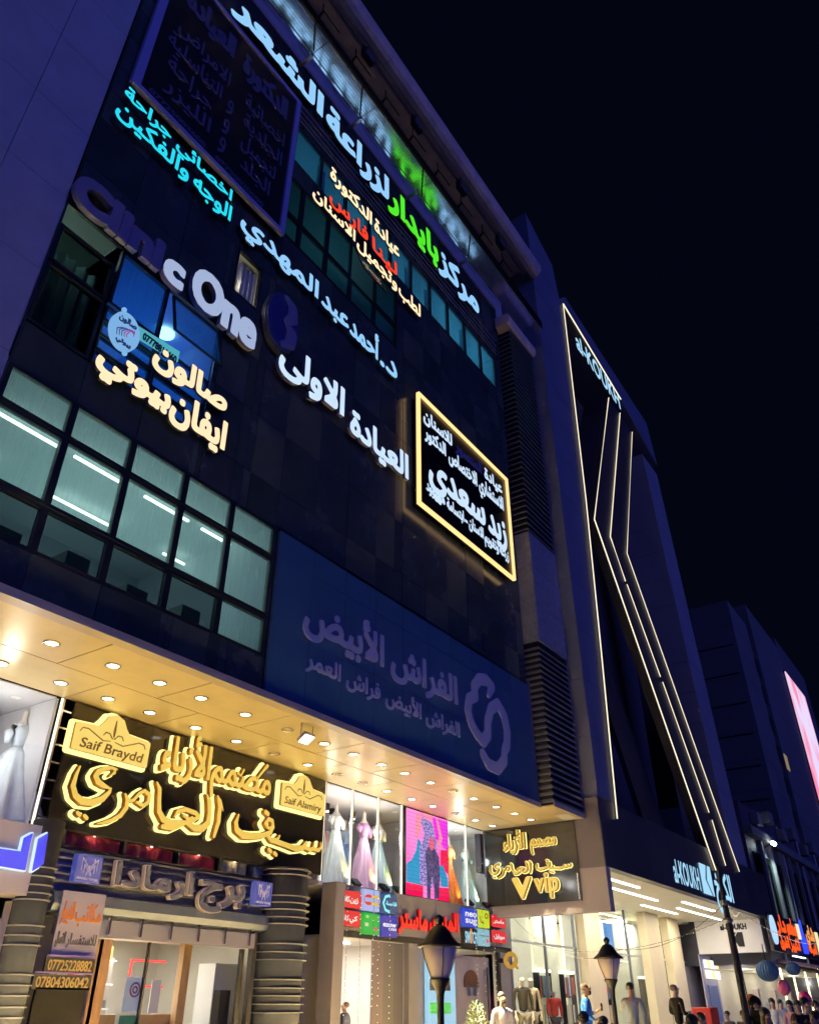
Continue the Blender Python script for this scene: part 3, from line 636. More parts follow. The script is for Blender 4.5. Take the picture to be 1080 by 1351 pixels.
# ================================================================ VIOLET TOWER WITH CHEVRON LIGHTS
T=thing('store_tower',(32,12,0),'tall violet grey tower with lit chevron lines and a huge recessed frame','building')
TY=9.05
xr=lambda z:24.15+(z-6.95)*2.1/23.95
for k in range(13):
    a=6.95+23.95*k/13;b=6.95+23.95*(k+1)/13;part('stone_slab',MB().prism([(23.2,a+.008),(xr(a),a+.008),(xr(b),b-.008),(23.2,b-.008)],TY+.003*(k%3),15),M_tower,T)
part('stone_slab',MB().prism([(23.2,30.91),(26.25,30.91),(25.9,33.1),(23.2,34.2)],TY,15),M_tower,T)
part('left_lining',MB().prism([(24.152,6.95),(24.75,6.95),(26.9,30.2),(26.26,30.9)],TY+.01,TY+.5),M_tower2,T)
part('top_beam',MB().prism([(26.2,30.95),(27.146,31.928),(38.477,31.361),(38.988,28.627-.1),(34.007,29.88)],TY,14.9),M_tower,T)
M_lst=mat('lilac_stone',(.20,.195,.25),.6,noise=.08,ns=.8)
pl=lambda z,lo,hi:lo+(hi-lo)*(z-6.95)/(27.702-6.95)
ztp=27.702
for k in range(14):
    a=6.95+(ztp-6.95)*k/14;b=6.95+(ztp-6.95)*(k+1)/14
    part('stone_slab',MB().prism([(pl(a,38.132,36.261),a+.008),(pl(a,40.436,38.661),a+.008),(pl(b,40.436,38.661),b-.008),(pl(b,38.132,36.261),b-.008)],TY+.05,TY+1.9),M_lst,T)
part('recess_wall',MB().box(23.3,42,13.2,13.4,5.2,31.5),M_tower2,T)
for k in range(10): part('fascia_panel',MB().box(23.2+2*k+.005,25.2+2*k-.005,TY,9.35,5.02,6.94),mat('fascia_violet_black',(.062,.060,.066),.35,noise=.15,ns=.6),T)
part('lower_slab',MB().box(23.2,43.2,9.36,15,6.5,6.9),M_tower2,T)
# stepped chevron panels
V=[[(31.437, 28.313),(26.42, 18.331),(34.549, 6.196)],[(33.029, 28.388),(28.09, 18.326),(36.124, 6.317)],[(34.719, 28.208),(30.015, 18.417),(38.27, 6.556)]]
part('chevron_panel',MB().prism([V[0][0],V[1][0],V[1][1],V[1][2],V[0][2],V[0][1]],9.04,9.4),M_brown,T)
part('chevron_panel',MB().prism([V[1][0],V[2][0],V[2][1],V[2][2],V[1][2],V[1][1]],9.045,9.4),M_brown,T)
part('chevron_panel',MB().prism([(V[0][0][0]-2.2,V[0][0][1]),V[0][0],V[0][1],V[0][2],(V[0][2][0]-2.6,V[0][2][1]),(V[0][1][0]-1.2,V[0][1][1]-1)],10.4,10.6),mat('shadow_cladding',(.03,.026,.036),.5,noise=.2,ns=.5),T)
G_led=glow('warm_led_line',(1,.86,.60),1.5)
def led(P,r=.045,y=9.0): part('led_line',MB().tube([(x,y,z) for x,z in P],r,6),G_led,T)
led(V[0],.022);led([V[1][0],V[1][1],(29.143, 16.668)],.020);led([(29.28, 16.584),(31.717, 13.29)],.016);led([(31.909, 13.117),(35.208, 8.47)],.016);led([(35.453, 8.21),(36.195, 6.554)],.016);led(V[2],.016)
led([(26.559, 30.893),(25.756, 18.89),(25.069, 12.155),(24.428, 6.503)],.020,9.0)
led([(26.559, 30.893),(33.676, 29.795)],.028,9.0)
s=thing('tower_top_sign',(29,9,29.5),'white glowing Latin letters al-KOUKH hanging under the top edge of the tower recess','sign')
a=(27.824, 30.368);b=(33.57, 29.897)
word(s,'al-KOUKH',a[0],b[0],a[1]-1.35,a[1]-.22,wall_y(9.1),.03,glow('sky_white_letters',(.40,.74,1),1.0),M_case,.035,h=.04)
s=thing('store_sign',(33,9,5.6),'blue-white glowing al-KOUKH letters, arrow emblem and Arabic name on the dark fascia','sign')
latin('al-KOUKH',29.184,32.111,5.22,5.98,MATS['sky_white_letters'],.016,s,Y=9.03,depth=.015)
e0,e1=32.427,33.787;zz0,zz1=5.18,6.22;em=(e0+e1)/2
part('emblem',MB().prism([(e0,zz0),(e0+.78*(e1-e0),zz0),(e0+.36*(e1-e0),(zz0+zz1)/2),(e0+.60*(e1-e0),zz1),(e0,zz1)],9.018,9.03),MATS['sky_white_letters'],s)
part('emblem',MB().prism([(e1,zz0),(e0+.93*(e1-e0),zz0),(e0+.54*(e1-e0),(zz0+zz1)/2),(e0+.76*(e1-e0),zz1),(e1,zz1)],9.018,9.03),MATS['sky_white_letters'],s)
word(s,'الكوخ',34.002,36.454,5.2,6.2,wall_y(9.03),.015,MATS['sky_white_letters'],M_case,.04)

# side bulkhead carrying the gold sign that faces the street corner
BX=23.14
part('bulkhead',MB().box(BX,BX+.3,9.06,12.9,3.87,5.01),mat('lilac_panel',(.24,.225,.27),.45,noise=.04,ns=2),T)
part('bulkhead_upper',MB().box(BX,BX+.06,9.06,13.0,5.012,6.94),mat('dark_panel',(.06,.055,.09),.4),T)
s=thing('corner_gold_sign',(BX,11.4,5.2),'glossy black side panel with gold Arabic letters over the words V vip','sign')
part('panel',MB().box(BX-.06,BX-.004,9.86,12.92,4.18,6.30),M_black,s)

# ================================================================ GOLD SIGN
G_gold=glow('gold_face',(1,.66,.11),.80);G_halo=glow('gold_backlight',(1,.86,.30),1.5);M_goldside=mat('gold_side',(.50,.22,.01),.35,.2);M_edge=mat('bronze_edge',(.16,.08,.01),.4);M_print=mat('brown_print',(.10,.06,.02),.5)
CALL=[[(8.305, 5.198, 0.018), (8.263, 5.051, 0.04), (8.247, 4.846, 0.059), (8.336, 4.703, 0.067), (8.487, 4.636, 0.075), (8.699, 4.65, 0.073), (8.882, 4.745, 0.067), (8.997, 4.887, 0.042), (9.016, 4.957, 0.018)],
 [(8.997, 4.946, 0.021), (8.856, 4.968, 0.052), (8.718, 5.014, 0.065), (8.65, 5.093, 0.064), (8.688, 5.182, 0.062), (8.799, 5.255, 0.047), (8.94, 5.302, 0.037), (9.06, 5.297, 0.022)],
 [(9.004, 5.295, 0.024), (9.029, 5.232, 0.032), (8.945, 5.158, 0.016)],
 [(8.445, 4.439, 0.042), (8.497, 4.413, 0.042)],[(8.594, 4.412, 0.042), (8.647, 4.384, 0.042)],
 [(9.336, 4.917, 0.024), (9.407, 4.831, 0.051), (9.416, 4.685, 0.054), (9.322, 4.536, 0.05), (9.156, 4.425, 0.042), (8.979, 4.357, 0.026), (8.875, 4.33, 0.01)],
 [(9.403, 4.806, 0.043), (9.539, 4.837, 0.036), (9.636, 4.973, 0.036), (9.749, 5.052, 0.039), (9.877, 4.999, 0.045), (9.884, 4.866, 0.045), (9.777, 4.784, 0.044), (9.623, 4.82, 0.033)],
 [(9.999, 5.255, 0.02), (10.09, 5.147, 0.052), (10.123, 4.92, 0.057), (10.161, 4.748, 0.066), (10.285, 4.629, 0.075), (10.528, 4.584, 0.073), (10.779, 4.643, 0.06)],
 [(10.299, 4.499, 0.055), (10.544, 4.506, 0.059), (10.775, 4.612, 0.046), (10.983, 4.76, 0.051)],
 [(10.542, 4.714, 0.021), (10.604, 4.823, 0.043), (10.804, 4.892, 0.051), (11.05, 4.866, 0.055), (11.158, 4.814, 0.048), (10.982, 4.697, 0.044), (10.763, 4.775, 0.032)],
 [(10.875, 4.649, 0.047), (11.083, 4.587, 0.077), (11.289, 4.619, 0.085), (11.412, 4.733, 0.075), (11.414, 4.92, 0.061), (11.367, 5.123, 0.057), (11.292, 5.252, 0.027)],
 [(11.294, 5.242, 0.023), (11.385, 5.176, 0.027), (11.443, 5.061, 0.011)],
 [(11.58, 5.284, 0.027), (11.67, 5.094, 0.062), (11.685, 4.801, 0.062), (11.611, 4.517, 0.045)],[(11.581, 5.277, 0.023), (11.673, 5.211, 0.027), (11.776, 5.029, 0.012)],
 [(12.22, 5.03, 0.024), (12.167, 4.855, 0.063), (12.213, 4.724, 0.08), (12.413, 4.649, 0.091), (12.701, 4.671, 0.082), (12.992, 4.727, 0.07), (13.22, 4.823, 0.061), (13.267, 4.968, 0.054)],
 [(13.284, 4.942, 0.051), (13.244, 5.067, 0.051), (13.125, 5.086, 0.05), (13.042, 4.986, 0.046), (13.12, 4.903, 0.039), (13.274, 4.911, 0.043)],
 [(13.01, 5.212, 0.061), (13.085, 5.184, 0.061)],
 [(13.119, 4.759, 0.043), (13.272, 4.667, 0.064), (13.446, 4.706, 0.051), (13.514, 4.802, 0.026)],
 [(13.308, 4.664, 0.054), (13.671, 4.645, 0.066), (14.046, 4.608, 0.075), (14.303, 4.654, 0.069), (14.408, 4.796, 0.031)],
 [(14.333, 4.682, 0.058), (14.546, 4.645, 0.058), (14.674, 4.697, 0.047), (14.678, 4.803, 0.024)],[(14.641, 4.678, 0.047), (14.841, 4.674, 0.052), (14.934, 4.747, 0.04), (14.924, 4.852, 0.024)],
 [(13.211, 4.475, 0.053), (13.276, 4.45, 0.053)],[(13.394, 4.429, 0.054), (13.45, 4.405, 0.054)]]
s=thing('gold_store_sign',(11.6,12.9,5.2),'glossy black sign with back-lit gold calligraphy and two name plates over the entrance','sign')
for a,b in ((8.05,9.85),(9.86,11.65),(11.66,13.45),(13.46,15.2)): part('panel',MB().box(a,b,12.88,12.94,4.20,6.33),M_black,s)
def gold(loops,strokes,M1,M2,r1,r2,h,nm='calligraphy'):
    put(nm+'_glow',letter_mesh(loops,M1,.035,G_halo,G_halo,r1,h,strokes),s)
    strokes=[[(a_[0],a_[1],a_[2]*.80) for a_ in s_] for s_ in strokes] if strokes else None
    put(nm+'_edge',letter_mesh(loops,M2,.02,M_edge,M_edge,r2+.55*h,h,strokes),s)
    put(nm,letter_mesh(loops,M2@Matrix.Translation((0,0,.018)),.07,G_gold,M_goldside,r2,h,strokes),s)
gold(None,CALL,wall_y(12.86),wall_y(12.775),.030,.0,.018)
def gword(w,l,r_,b,t,M1,M2,r1,r2,h,cap=None,nm='word'):
    gold(fit(w,l+r2,r_-r2,b,t,cap),None,M1,M2,r1,r2,h,nm)
gword('الأزياء',10.022,11.296,5.501+.06,6.169+.03,wall_y(12.86),wall_y(12.775),.052,.020,.014)
gword('مُصمّم'.replace('ُ','').replace('ّ',''),11.316,13.106,5.575,5.921,wall_y(12.86),wall_y(12.775),.050,.016,.014,cap=.42)
gold(None,[[(12.648,5.857,.03),(12.789,6.033,.035),(12.915,6.175,.05)],[(12.047,5.848,.03),(12.145,5.804,.025),(12.213,5.946,.03)]],wall_y(12.86),wall_y(12.76),.05,0,.018,'accent')
def plate(C4,crown,txt,tl,tr,tb,tt):
    cx0=[crown[0]-.30,crown[0]-.22,crown[0]-.13,crown[0]+.13,crown[0]+.22,crown[0]+.30];top=(C4[0][1]+C4[1][1])/2
    x0=(C4[0][0]+C4[3][0])/2;x1=(C4[1][0]+C4[2][0])/2;bot=(C4[2][1]+C4[3][1])/2
    P=np.array([(x0,bot),(x1,bot),(x1,top),(cx0[5],top+.03),(cx0[4],top+.12),(cx0[3],crown[1]-.05),(crown[0],crown[1]),(cx0[2],crown[1]-.05),(cx0[1],top+.12),(cx0[0],top+.03),(x0,top)])
    put('plate_glow',letter_mesh([P],wall_y(12.86),.035,G_halo,G_halo,.11,.02),s)
    put('plate',letter_mesh([P],wall_y(12.76),.05,glow('gold_plate',(1,.72,.17),.88),M_goldside,.05,.02),s)
    Lp=fit(txt,tl,tr,tb,tt);Lp=[np.column_stack([P_[:,0]+.18*(P_[:,1]-tb),P_[:,1]]) for P_ in Lp];put('print',letter_mesh(Lp,wall_y(12.709),.006,M_print,M_print,.0035,.005),s)
    w=x1-x0;m=crown[0];t_=top
    st=[[(x0+.06,t_-.10,.008),(x0+.10,t_-.03,.010),(x0+.22,t_-.02,.010),(x0+.45*w*.8,t_-.16,.010),(m-.05,t_-.13,.006)],[(x1-.06,t_-.10,.008),(x1-.10,t_-.03,.010),(x1-.22,t_-.02,.010),(x1-.45*w*.8,t_-.16,.010),(m+.05,t_-.13,.006)],
        [(m-.02,t_-.08,.012),(m-.10,t_-.0,.010),(m-.18,t_+.0,.010),(m-.22,t_-.06,.008)],[(m+.02,t_-.08,.012),(m+.10,t_-.0,.010),(m+.18,t_+.0,.010),(m+.22,t_-.06,.008)],[(m,t_-.04,.015),(m,t_+.06,.028),(m,crown[1]-.06,.010)]]
    put('scroll_print',letter_mesh(None,wall_y(12.709),.006,M_print,M_print,0,.006,st),s)
plate([(8.058, 5.885),(9.67, 5.897),(9.661, 5.535),(8.133, 5.485)],(8.867, 6.207),'Saif Braydd',8.204,9.566,5.53,5.696)
plate([(13.523, 5.886),(14.945, 5.912),(14.954, 5.514),(13.525, 5.473)],(14.222, 6.194),'Saif Alamiry',13.595,14.848,5.514,5.659)
# corner gold sign: the same lettering on the side panel, reading from the street inwards
s=[o for o in bpy.data.objects if o.name=='corner_gold_sign'][0]
A=np.array([a[:2] for q in CALL for a in q]);a0,a1,b0,b1=A[:,0].min(),A[:,0].max(),A[:,1].min(),A[:,1].max()
U0,U1=-12.72,-10.05
sc_=(U1-U0)/(a1-a0);C2=[[(U0+(a-a0)*sc_,4.93+(b-b0)*sc_*1.05,w*sc_*.95) for a,b,w in q] for q in CALL]
gold(None,C2,wall_x(BX-.075),wall_x(BX-.115),.022,0,.012)
gword('الأزياء',-12.2,-11.45,5.70,6.13,wall_x(BX-.075),wall_x(BX-.14),.024,.010,.010)
gword('مصمم',-11.3,-10.45,5.72,5.95,wall_x(BX-.075),wall_x(BX-.115),.024,.010,.010,cap=.42)
gold([P for P in fit('V',-11.95,-11.40,4.36,4.86)],None,wall_x(BX-.075),wall_x(BX-.115),.05,.028,.012,'letter')
gold([P for P in fit('vip',-11.25,-10.50,4.48,4.98)],None,wall_x(BX-.075),wall_x(BX-.115),.032,.014,.010,'word')
put('underline',MB().box(BX-.09,BX-.06,9.9,9.93,4.2,4.9).mesh('underline',M_steel),s)

# ================================================================ DISPLAY WINDOWS ABOVE THE SHOPS
D=thing('bridal_display',(19,13,4.1),'row of tall lit display windows with gowns, right of the gold sign','shop window')
D0=thing('bridal_display',(7,13,4.1),'tall lit display window with a pale blue gown at the left edge','shop window')
M_disp=mat('display_wall',(.74,.72,.74),.7,noise=.06,ns=2)
def display(x0,x1,parent):
    part('case',MB().box(x0,x1,15.4,15.5,4.1,6.32).box(x0,x1,12.98,15.4,4.02,4.10).box(x0,x1,12.98,15.4,6.325,6.345).box(x0-.05,x0,12.98,15.4,4.1,6.32).box(x1,x1+.05,12.98,15.4,4.1,6.32),M_disp,parent)
display(15.25,20.3,D);display(20.95,23.9,D);display(3.9,7.72,D0)
G_bar=glow('led_bar',(1,.93,.72),1.7)
def bars(L,parent):
    for x in L: part('led_bar',MB().box(x-.015,x+.015,12.90,12.93,4.10,6.33),G_bar,parent);part('post',MB().box(x+.024,x+.06,12.90,12.98,4.10,6.33),M_steel,parent)
bars([15.22,16.31,17.41,18.50,21.90],D);bars([6.28,7.80],D0)
for a,b in ((15.28,16.29),(16.37,17.39),(17.47,18.48),(20.97,21.87),(21.97,22.93)): part('pane',MB().box(a,b,12.94,12.95,4.12,6.32),M_pane,D)
for a,b in ((4.2,6.25),(6.35,7.76)): part('pane',MB().box(a,b,12.94,12.95,4.12,6.32),M_pane,D0)
for k in range(7): part('rung',MB().box(7.86,8.03,12.90,12.93,4.3+.3*k,4.33+.3*k),M_steel,D0)
def spots(L,parent):
    for x,y in L:
        y+=.75;part('track_spot',MB().box(x-.06,x+.06,y-.06,y+.06,6.10,6.26),M_blackm,parent);part('spot_lens',MB().lathe([(.001,0),(.07,0),(.07,.02),(.001,.02)],x,y,6.04,12),glow('spot_lens',(1,.96,.9),4),parent)
spots([(15.8,13.5),(16.3,13.75),(16.9,13.5),(17.5,13.8),(18.1,13.55),(18.5,13.9),(21.6,13.6),(22.5,13.6)],D);spots([(6.4,13.6),(6.9,13.9),(7.4,13.6)],D0)
for x in (15.9,17.0,18.1): lamp('case_light','POINT',(x-.1,13.35,5.55),24,(1,.96,.95),D,size=.1)
for x in (21.5,22.4): lamp('case_light','POINT',(x-.1,13.35,5.55),20,(.85,.97,1),D,size=.1)
lamp('case_light','POINT',(6.85,13.35,5.55),28,(.95,.97,1),D0,size=.1)
def gown(x,y,z,h,skirt,bodice,label,seed,w=.40,sleeves=True,up=(1,.75,.15),upw=55):
    y+=.25;w*=1.08;rnd=random.Random(seed);ph=[rnd.random()*6 for _ in range(6)]
    g=thing('gown',(x,y,z),label,'gown','gowns on mannequins in the display windows')
    def fold(a,zz):
        k=max(0,1-zz/(h*.62));return 1+k*.13*(math.sin(9*a+ph[0])+.6*math.sin(15*a+ph[1])+.45*math.sin(23*a+ph[2]+3*zz))
    prof=[(w*1.02,0),(w,.06*h),(w*.90,.14*h),(w*.76,.26*h),(w*.60,.38*h),(w*.44,.50*h),(w*.32,.60*h),(.105,.665*h)]
    part('skirt',MB().lathe(prof,x,y,z,72,fold=fold),skirt,g,smooth=True)
    part('bodice',MB().lathe([(.104,.66*h),(.115,.70*h),(.150,.76*h),(.158,.80*h),(.13,.845*h),(.10,.85*h)],x,y,z,20),bodice,g,smooth=True)
    part('mannequin_neck',MB().lathe([(.13,.83*h),(.11,.86*h),(.055,.89*h),(.045,.94*h),(.05,.97*h),(.02,1.0*h)],x,y,z,16),mat('mannequin',(.75,.68,.58),.4),g,smooth=True)
    if sleeves:
        t=MB()
        for sx in (-1,1): t.tube([(x+sx*.15,y,z+.83*h),(x+sx*.23,y-.02,z+.77*h),(x+sx*.24,y-.05,z+.68*h)],[.06,.085,.05],10)
        part('sleeve',t,bodice,g,smooth=True)
    f=thing('uplight',(x,y-.55,z),'small dark floodlight at the hem of the '+label.split(' gown')[0]+' gown','floodlight','uplights at the gown hems')
    bx_=x+.14;by=y-.56
    part('housing',MB().add([(bx_-.13,by-.10,z+.02),(bx_+.13,by-.10,z+.02),(bx_+.13,by+.06,z+.16),(bx_-.13,by+.06,z+.16),(bx_-.13,by-.16,z+.07),(bx_+.13,by-.16,z+.07),(bx_+.13,by+.01,z+.22),(bx_-.13,by+.01,z+.22)],[(0,3,2,1),(4,5,6,7),(0,1,5,4),(1,2,6,5),(2,3,7,6),(3,0,4,7)]),M_blackm,f)
    lamp('beam','SPOT',(bx_-.08,by+.10,z+.26),upw,up,f,size=.05,direction=(-.15,.8,.75),spot=110,blend=.9)
    return g
def cloth(n,c,r=.55): return mat(n,c,r,noise=.10,ns=5,bump=.3,bs=25)
def satin(n,c): return cloth(n,c,.4)
gx,gy=(16.841, 5.233);gown(gx,13.6,4.14,2.08,satin('pale_green_satin',(.62,.70,.66)),cloth('silver_lace',(.55,.56,.52)),'silver green gown in the first window right of the gold sign',1)
gx,gy=(18.225, 5.599);gown(gx,14.4,4.14,1.95,satin('sky_satin',(.25,.42,.80)),satin('ice_satin',(.55,.68,.85)),'bright blue gown behind the silver green one',2,up=(.6,.8,1),upw=12)
gx,gy=(18.05, 5.21);gown(gx,13.6,4.14,2.05,satin('lilac_satin',(.68,.45,.62)),cloth('mauve_lace',(.45,.24,.42)),'pink lilac gown lit orange at its hem in the second window',3,up=(1,.42,.08),upw=75)
gx,gy=(18.711, 5.201);gown(gx,13.6,4.14,2.05,satin('aqua_satin',(.45,.66,.70)),cloth('pearl_lace',(.75,.76,.72)),'pale aqua gown in the third window beside the big screen',4,upw=65)
gx,gy=(22.24, 5.11);gown(gx,13.5,4.14,2.0,satin('orange_satin',(.80,.20,.03)),cloth('gold_lace',(.7,.33,.12)),'orange gown just right of the big screen',5,up=(1,.4,.1),upw=28,w=.32)
gx,gy=(23.287, 5.118);gown(gx,13.5,4.14,2.0,satin('mint_satin',(.55,.74,.68)),cloth('mint_lace',(.6,.72,.7)),'pale mint gown in the last window beside the corner sign',6,up=(.9,1,.7),upw=28,w=.34)
gx,gy=(7.667, 5.19);gown(gx,13.5,4.14,2.10,satin('ice_blue_satin',(.66,.72,.74)),cloth('ice_lace',(.60,.66,.70)),'pale blue long sleeved gown at the left edge of the photo',7,upw=150,w=.62,up=(1,.72,.18))
# rails of further clothes at the back of the cases
mb=MB();rr=random.Random(5)
def rail(x0,x1,parent,cols):
    part('clothes_rail',MB().tube([(x0,14.9,5.75),(x1,14.9,5.75)],.015,6),M_steel,parent)
    x=x0+.06
    while x<x1-.05:
        c=rr.choice(cols);t=MB();hh=rr.uniform(.9,1.3)
        t.add([(x-.03,14.7,5.70),(x+.05,14.7,5.70),(x+.10,14.62,5.7-hh),(x-.06,14.62,5.7-hh),(x-.03,15.1,5.70),(x+.05,15.1,5.70),(x+.10,15.16,5.7-hh),(x-.06,15.16,5.7-hh)],[(0,3,2,1),(4,5,6,7),(0,1,5,4),(1,2,6,5),(2,3,7,6),(3,0,4,7)])
        part('hanging_dress',t,cloth('cloth_%s'%c[0],c[1]),parent);x+=rr.uniform(.10,.16)
PC=[('sand',(.55,.42,.28)),('rose',(.6,.3,.32)),('olive',(.30,.32,.20)),('cream',(.72,.66,.52)),('slate',(.25,.30,.36))]
rail(15.5,18.4,D,PC);rail(21.2,22.8,D,PC);rail(5.5,7.6,D0,PC)
# ---- LED video screen
s=thing('video_screen',(19.8,12.9,5.2),'tall pink video screen showing a blue gown between the display windows','screen')
x0,x1,z0,z1=18.73,20.86,4.13,6.31
part('housing',MB().box(x0-.03,x1+.03,12.92,13.05,z0-.02,z1+.015),M_blackm,s)
def emi_noise(name,c1,c2,scale,st,stretch=(1,1,1)):
    m=bpy.data.materials.new(name);m.use_nodes=True;t=m.node_tree;p=t.nodes['Principled BSDF'];p.inputs['Base Color'].default_value=(.01,.01,.01,1)
    tc=t.nodes.new('ShaderNodeTexCoord');mp=t.nodes.new('ShaderNodeMapping');mp.inputs['Scale'].default_value=stretch;n=t.nodes.new('ShaderNodeTexNoise');n.inputs['Scale'].default_value=scale;n.inputs['Detail'].default_value=4
    cr=t.nodes.new('ShaderNodeValToRGB');cr.color_ramp.elements[0].color=(*c1,1);cr.color_ramp.elements[1].color=(*c2,1);cr.color_ramp.elements[0].position=.42;cr.color_ramp.elements[1].position=.58
    t.links.new(tc.outputs['Object'],mp.inputs[0]);t.links.new(mp.outputs[0],n.inputs['Vector']);t.links.new(n.outputs[0],cr.inputs[0]);t.links.new(cr.outputs[0],p.inputs['Emission Color']);p.inputs['Emission Strength'].default_value=st;return m
def poly(pts,m,y,name='picture_area',par=None):
    P=[(x0+u*(x1-x0),z0+v*(z1-z0)) for u,v in pts];return part(name,MB().prism(P,y,y+.003),m,par or s)
poly([(0,0),(1,0),(1,1),(0,1)],emi_noise('pink_picture',(1,.10,.42),(1,.22,.62),1.1,1.25,(1,1,.5)),12.914)
poly([(.70,.72),(1,.60),(1,.98),(.62,.98)],glow('magenta_picture',(.85,.02,.75),1.1),12.910)
poly([(0,.13),(.38,.13),(.38,0),(0,0)],glow('crimson_picture',(.9,.0,.08),1.1),12.910);poly([(.72,0),(1,0),(1,.16),(.72,.14)],MATS['crimson_picture'],12.910);poly([(.8,.35),(1,.33),(1,.62),(.82,.6)],MATS['crimson_picture'],12.910)
poly([(0,.34),(.0,.14),(.36,.13),(.34,.62),(.27,.68),(.22,.52),(.12,.40)],glow('teal_picture',(.0,.32,.62),1.0),12.906)
poly([(.80,.16),(.99,.17),(.97,.28),(.86,.42),(.78,.4)],MATS['teal_picture'],12.906)
M_seq=emi_noise('sequin_picture',(.04,.06,.42),(.55,.42,.85),22,.95)
poly([(.30,.14),(.60,.12),(.66,.40),(.72,.66),(.66,.78),(.62,.90),(.36,.95),(.34,.86),(.42,.76),(.36,.62),(.30,.60)],M_seq,12.902)
M_skinp=glow('skin_picture',(1,.30,.42),1.0)
poly([(.40,.92),(.50,.96),(.62,.92),(.62,1),(.38,1)],M_skinp,12.899);poly([(.20,.68),(.26,.66),(.34,.86),(.30,.98),(.24,.97),(.20,.84)],M_skinp,12.899);poly([(.70,.98),(.76,.96),(.86,.74),(.78,.62),(.73,.66),(.78,.76)],M_skinp,12.899)
M_drk=emi_noise('dark_picture',(.02,.02,.10),(.12,.09,.30),14,.9)
poly([(.46,.0),(.46,.34),(.43,.52),(.50,.60),(.60,.64),(.68,.58),(.76,.50),(.78,.30),(.74,.02),(.64,.0),(.61,.25),(.56,.24),(.54,.0)],M_drk,12.897)
poly([(.52,.60),(.52,.69),(.58,.73),(.65,.69),(.65,.60),(.58,.56)],glow('face_picture',(.85,.12,.25),1.0),12.894)
for k in range(1,22): poly([(.0,k/22-.0015),(1,k/22-.0015),(1,k/22+.0015),(0,k/22+.0015)],mat('pixel_gap',(.02,.0,.02)),12.890,'pixel_row_gap')

# ================================================================ GROUND FLOOR, LEFT SHOP (office tower entrance)
E1=thing('tower_entrance',(11,13,.4),'entrance front of the office tower with warm glazed shop below its dark ribbed fascia','shop front')
M_red=mat('red_drape',(.42,.03,.03),.7,noise=.5,ns=3)
xw=[8.45,9.72,11.0,12.1,13.0,13.95]
part('clerestory_room',MB().box(8.4,14,13.4,13.45,3.9,4.25).box(8.4,14,12.99,13.4,4.2,4.25),M_blackm,E1)
for i in range(5):
    a,b=xw[i],xw[i+1]
    part('clerestory_window',MB().box(a+.03,b-.03,12.96,12.97,3.97,4.16),M_pane,E1)
    part('mullion',MB().box(a-.03,a+.03,12.92,12.99,3.94,4.19),M_frame,E1)
    curtain(a+.04,b-.04,13.06,3.95,4.19,[M_red,M_red,M_red,mat('straw_drape',(.5,.42,.2),.8),mat('green_drape',(.22,.28,.24),.8)][i],E1,.02,.3,'drape')
    lamp('clerestory_light','POINT',((a+b)/2,12.99,4.175),1.5,(1,.75,.6),E1,size=.02)
part('sill',MB().box(8.3,14,12.88,13.0,3.90,3.94).box(8.3,14,12.9,13.0,4.17,4.2),M_frame,E1)
part('fascia_back',MB().box(8.2,14,12.95,13.05,2.95,3.90),M_alud,E1)
for k in range(5): part('fascia_rib',MB().box(8.2,13.98,12.86,12.94,3.38+.115*k,3.42+.115*k),M_alud,E1)
part('fascia_band',MB().profile([(12.9,2.92),(12.78,2.95),(12.74,3.05),(12.78,3.22),(12.9,3.26)],8.4,13.98),mat('blue_grey_metal',(.08,.10,.15),.4,.3),E1)
part('shutter_box',MB().box(8.6,13.2,12.84,12.95,2.62,2.88),mat('shutter_grey',(.17,.17,.22),.5),E1)
for k in range(7): part('shutter_bracket',MB().box(8.9+.68*k,8.94+.68*k,12.79,12.838,2.66,2.95),M_steel,E1)
s=thing('tower_name_sign',(11,12.8,3.6),'dark outlined Arabic letters on ribs under the gold sign','sign')
M_pale=mat('pale_edge',(.70,.62,.58),.5);M_ink=mat('navy_face',(.05,.055,.09),.35)
for w,l,r_,b,t_,cap in (('ارمادا',9.401,11.28,3.429,3.781,None),('برج',11.393,12.652,3.429,3.781,.55)):
    put('word_edge',letter_mesh(fit(w,l+.05,r_-.05,b,t_,cap),wall_y(12.78),.10,M_pale,M_pale,.030,.012),s)
    put('word',letter_mesh(fit(w,l+.05,r_-.05,b,t_,cap),wall_y(12.679),.02,M_ink,M_ink,.016,.012),s)
def blue_logo(x0,x1,z0,z1,label,n):
    q=thing('tower_logo_sign',((x0+x1)/2,12.7,z0),label,'sign')
    part('box',MB().box(x0,x1,12.58,12.72,z0,z1),glow('royal_blue_box',(.03,.06,.40),.75),q,.01)
    w=x1-x0;h=z1-z0;st=[]
    for u in (-1,1):
        for sk in ([(.5+.30*u,.56),(.5+.30*u,.14),(.5,.50)],[(.5+.17*u,.14),(.5+.17*u,.30)],[(.5+.20*u,.64),(.5+.20*u,.36),(.5,.62)],[(.5,.40),(.5+.09*u,.74)]): st.append([(x0+w*a_,z1-h*b_,.010) for a_,b_ in sk])
    put('emblem',letter_mesh(None,wall_y(12.579),.006,mat('pale_print',(.75,.78,.9)),MATS['pale_print'],0,.008,st),q)
    word(q,'ARMADA TOWER',x0+.07*w,x1-.07*w,z0+.09*h,z0+.17*h,wall_y(12.579),.005,MATS['pale_print'],MATS['pale_print'],.004,h=.005)
blue_logo(8.57,9.069,3.377,3.8,'royal blue square sign with white emblem left of the dark Arabic letters',1)
blue_logo(12.817,13.312,3.374,3.821,'royal blue square sign with white emblem right of the dark Arabic letters',2)
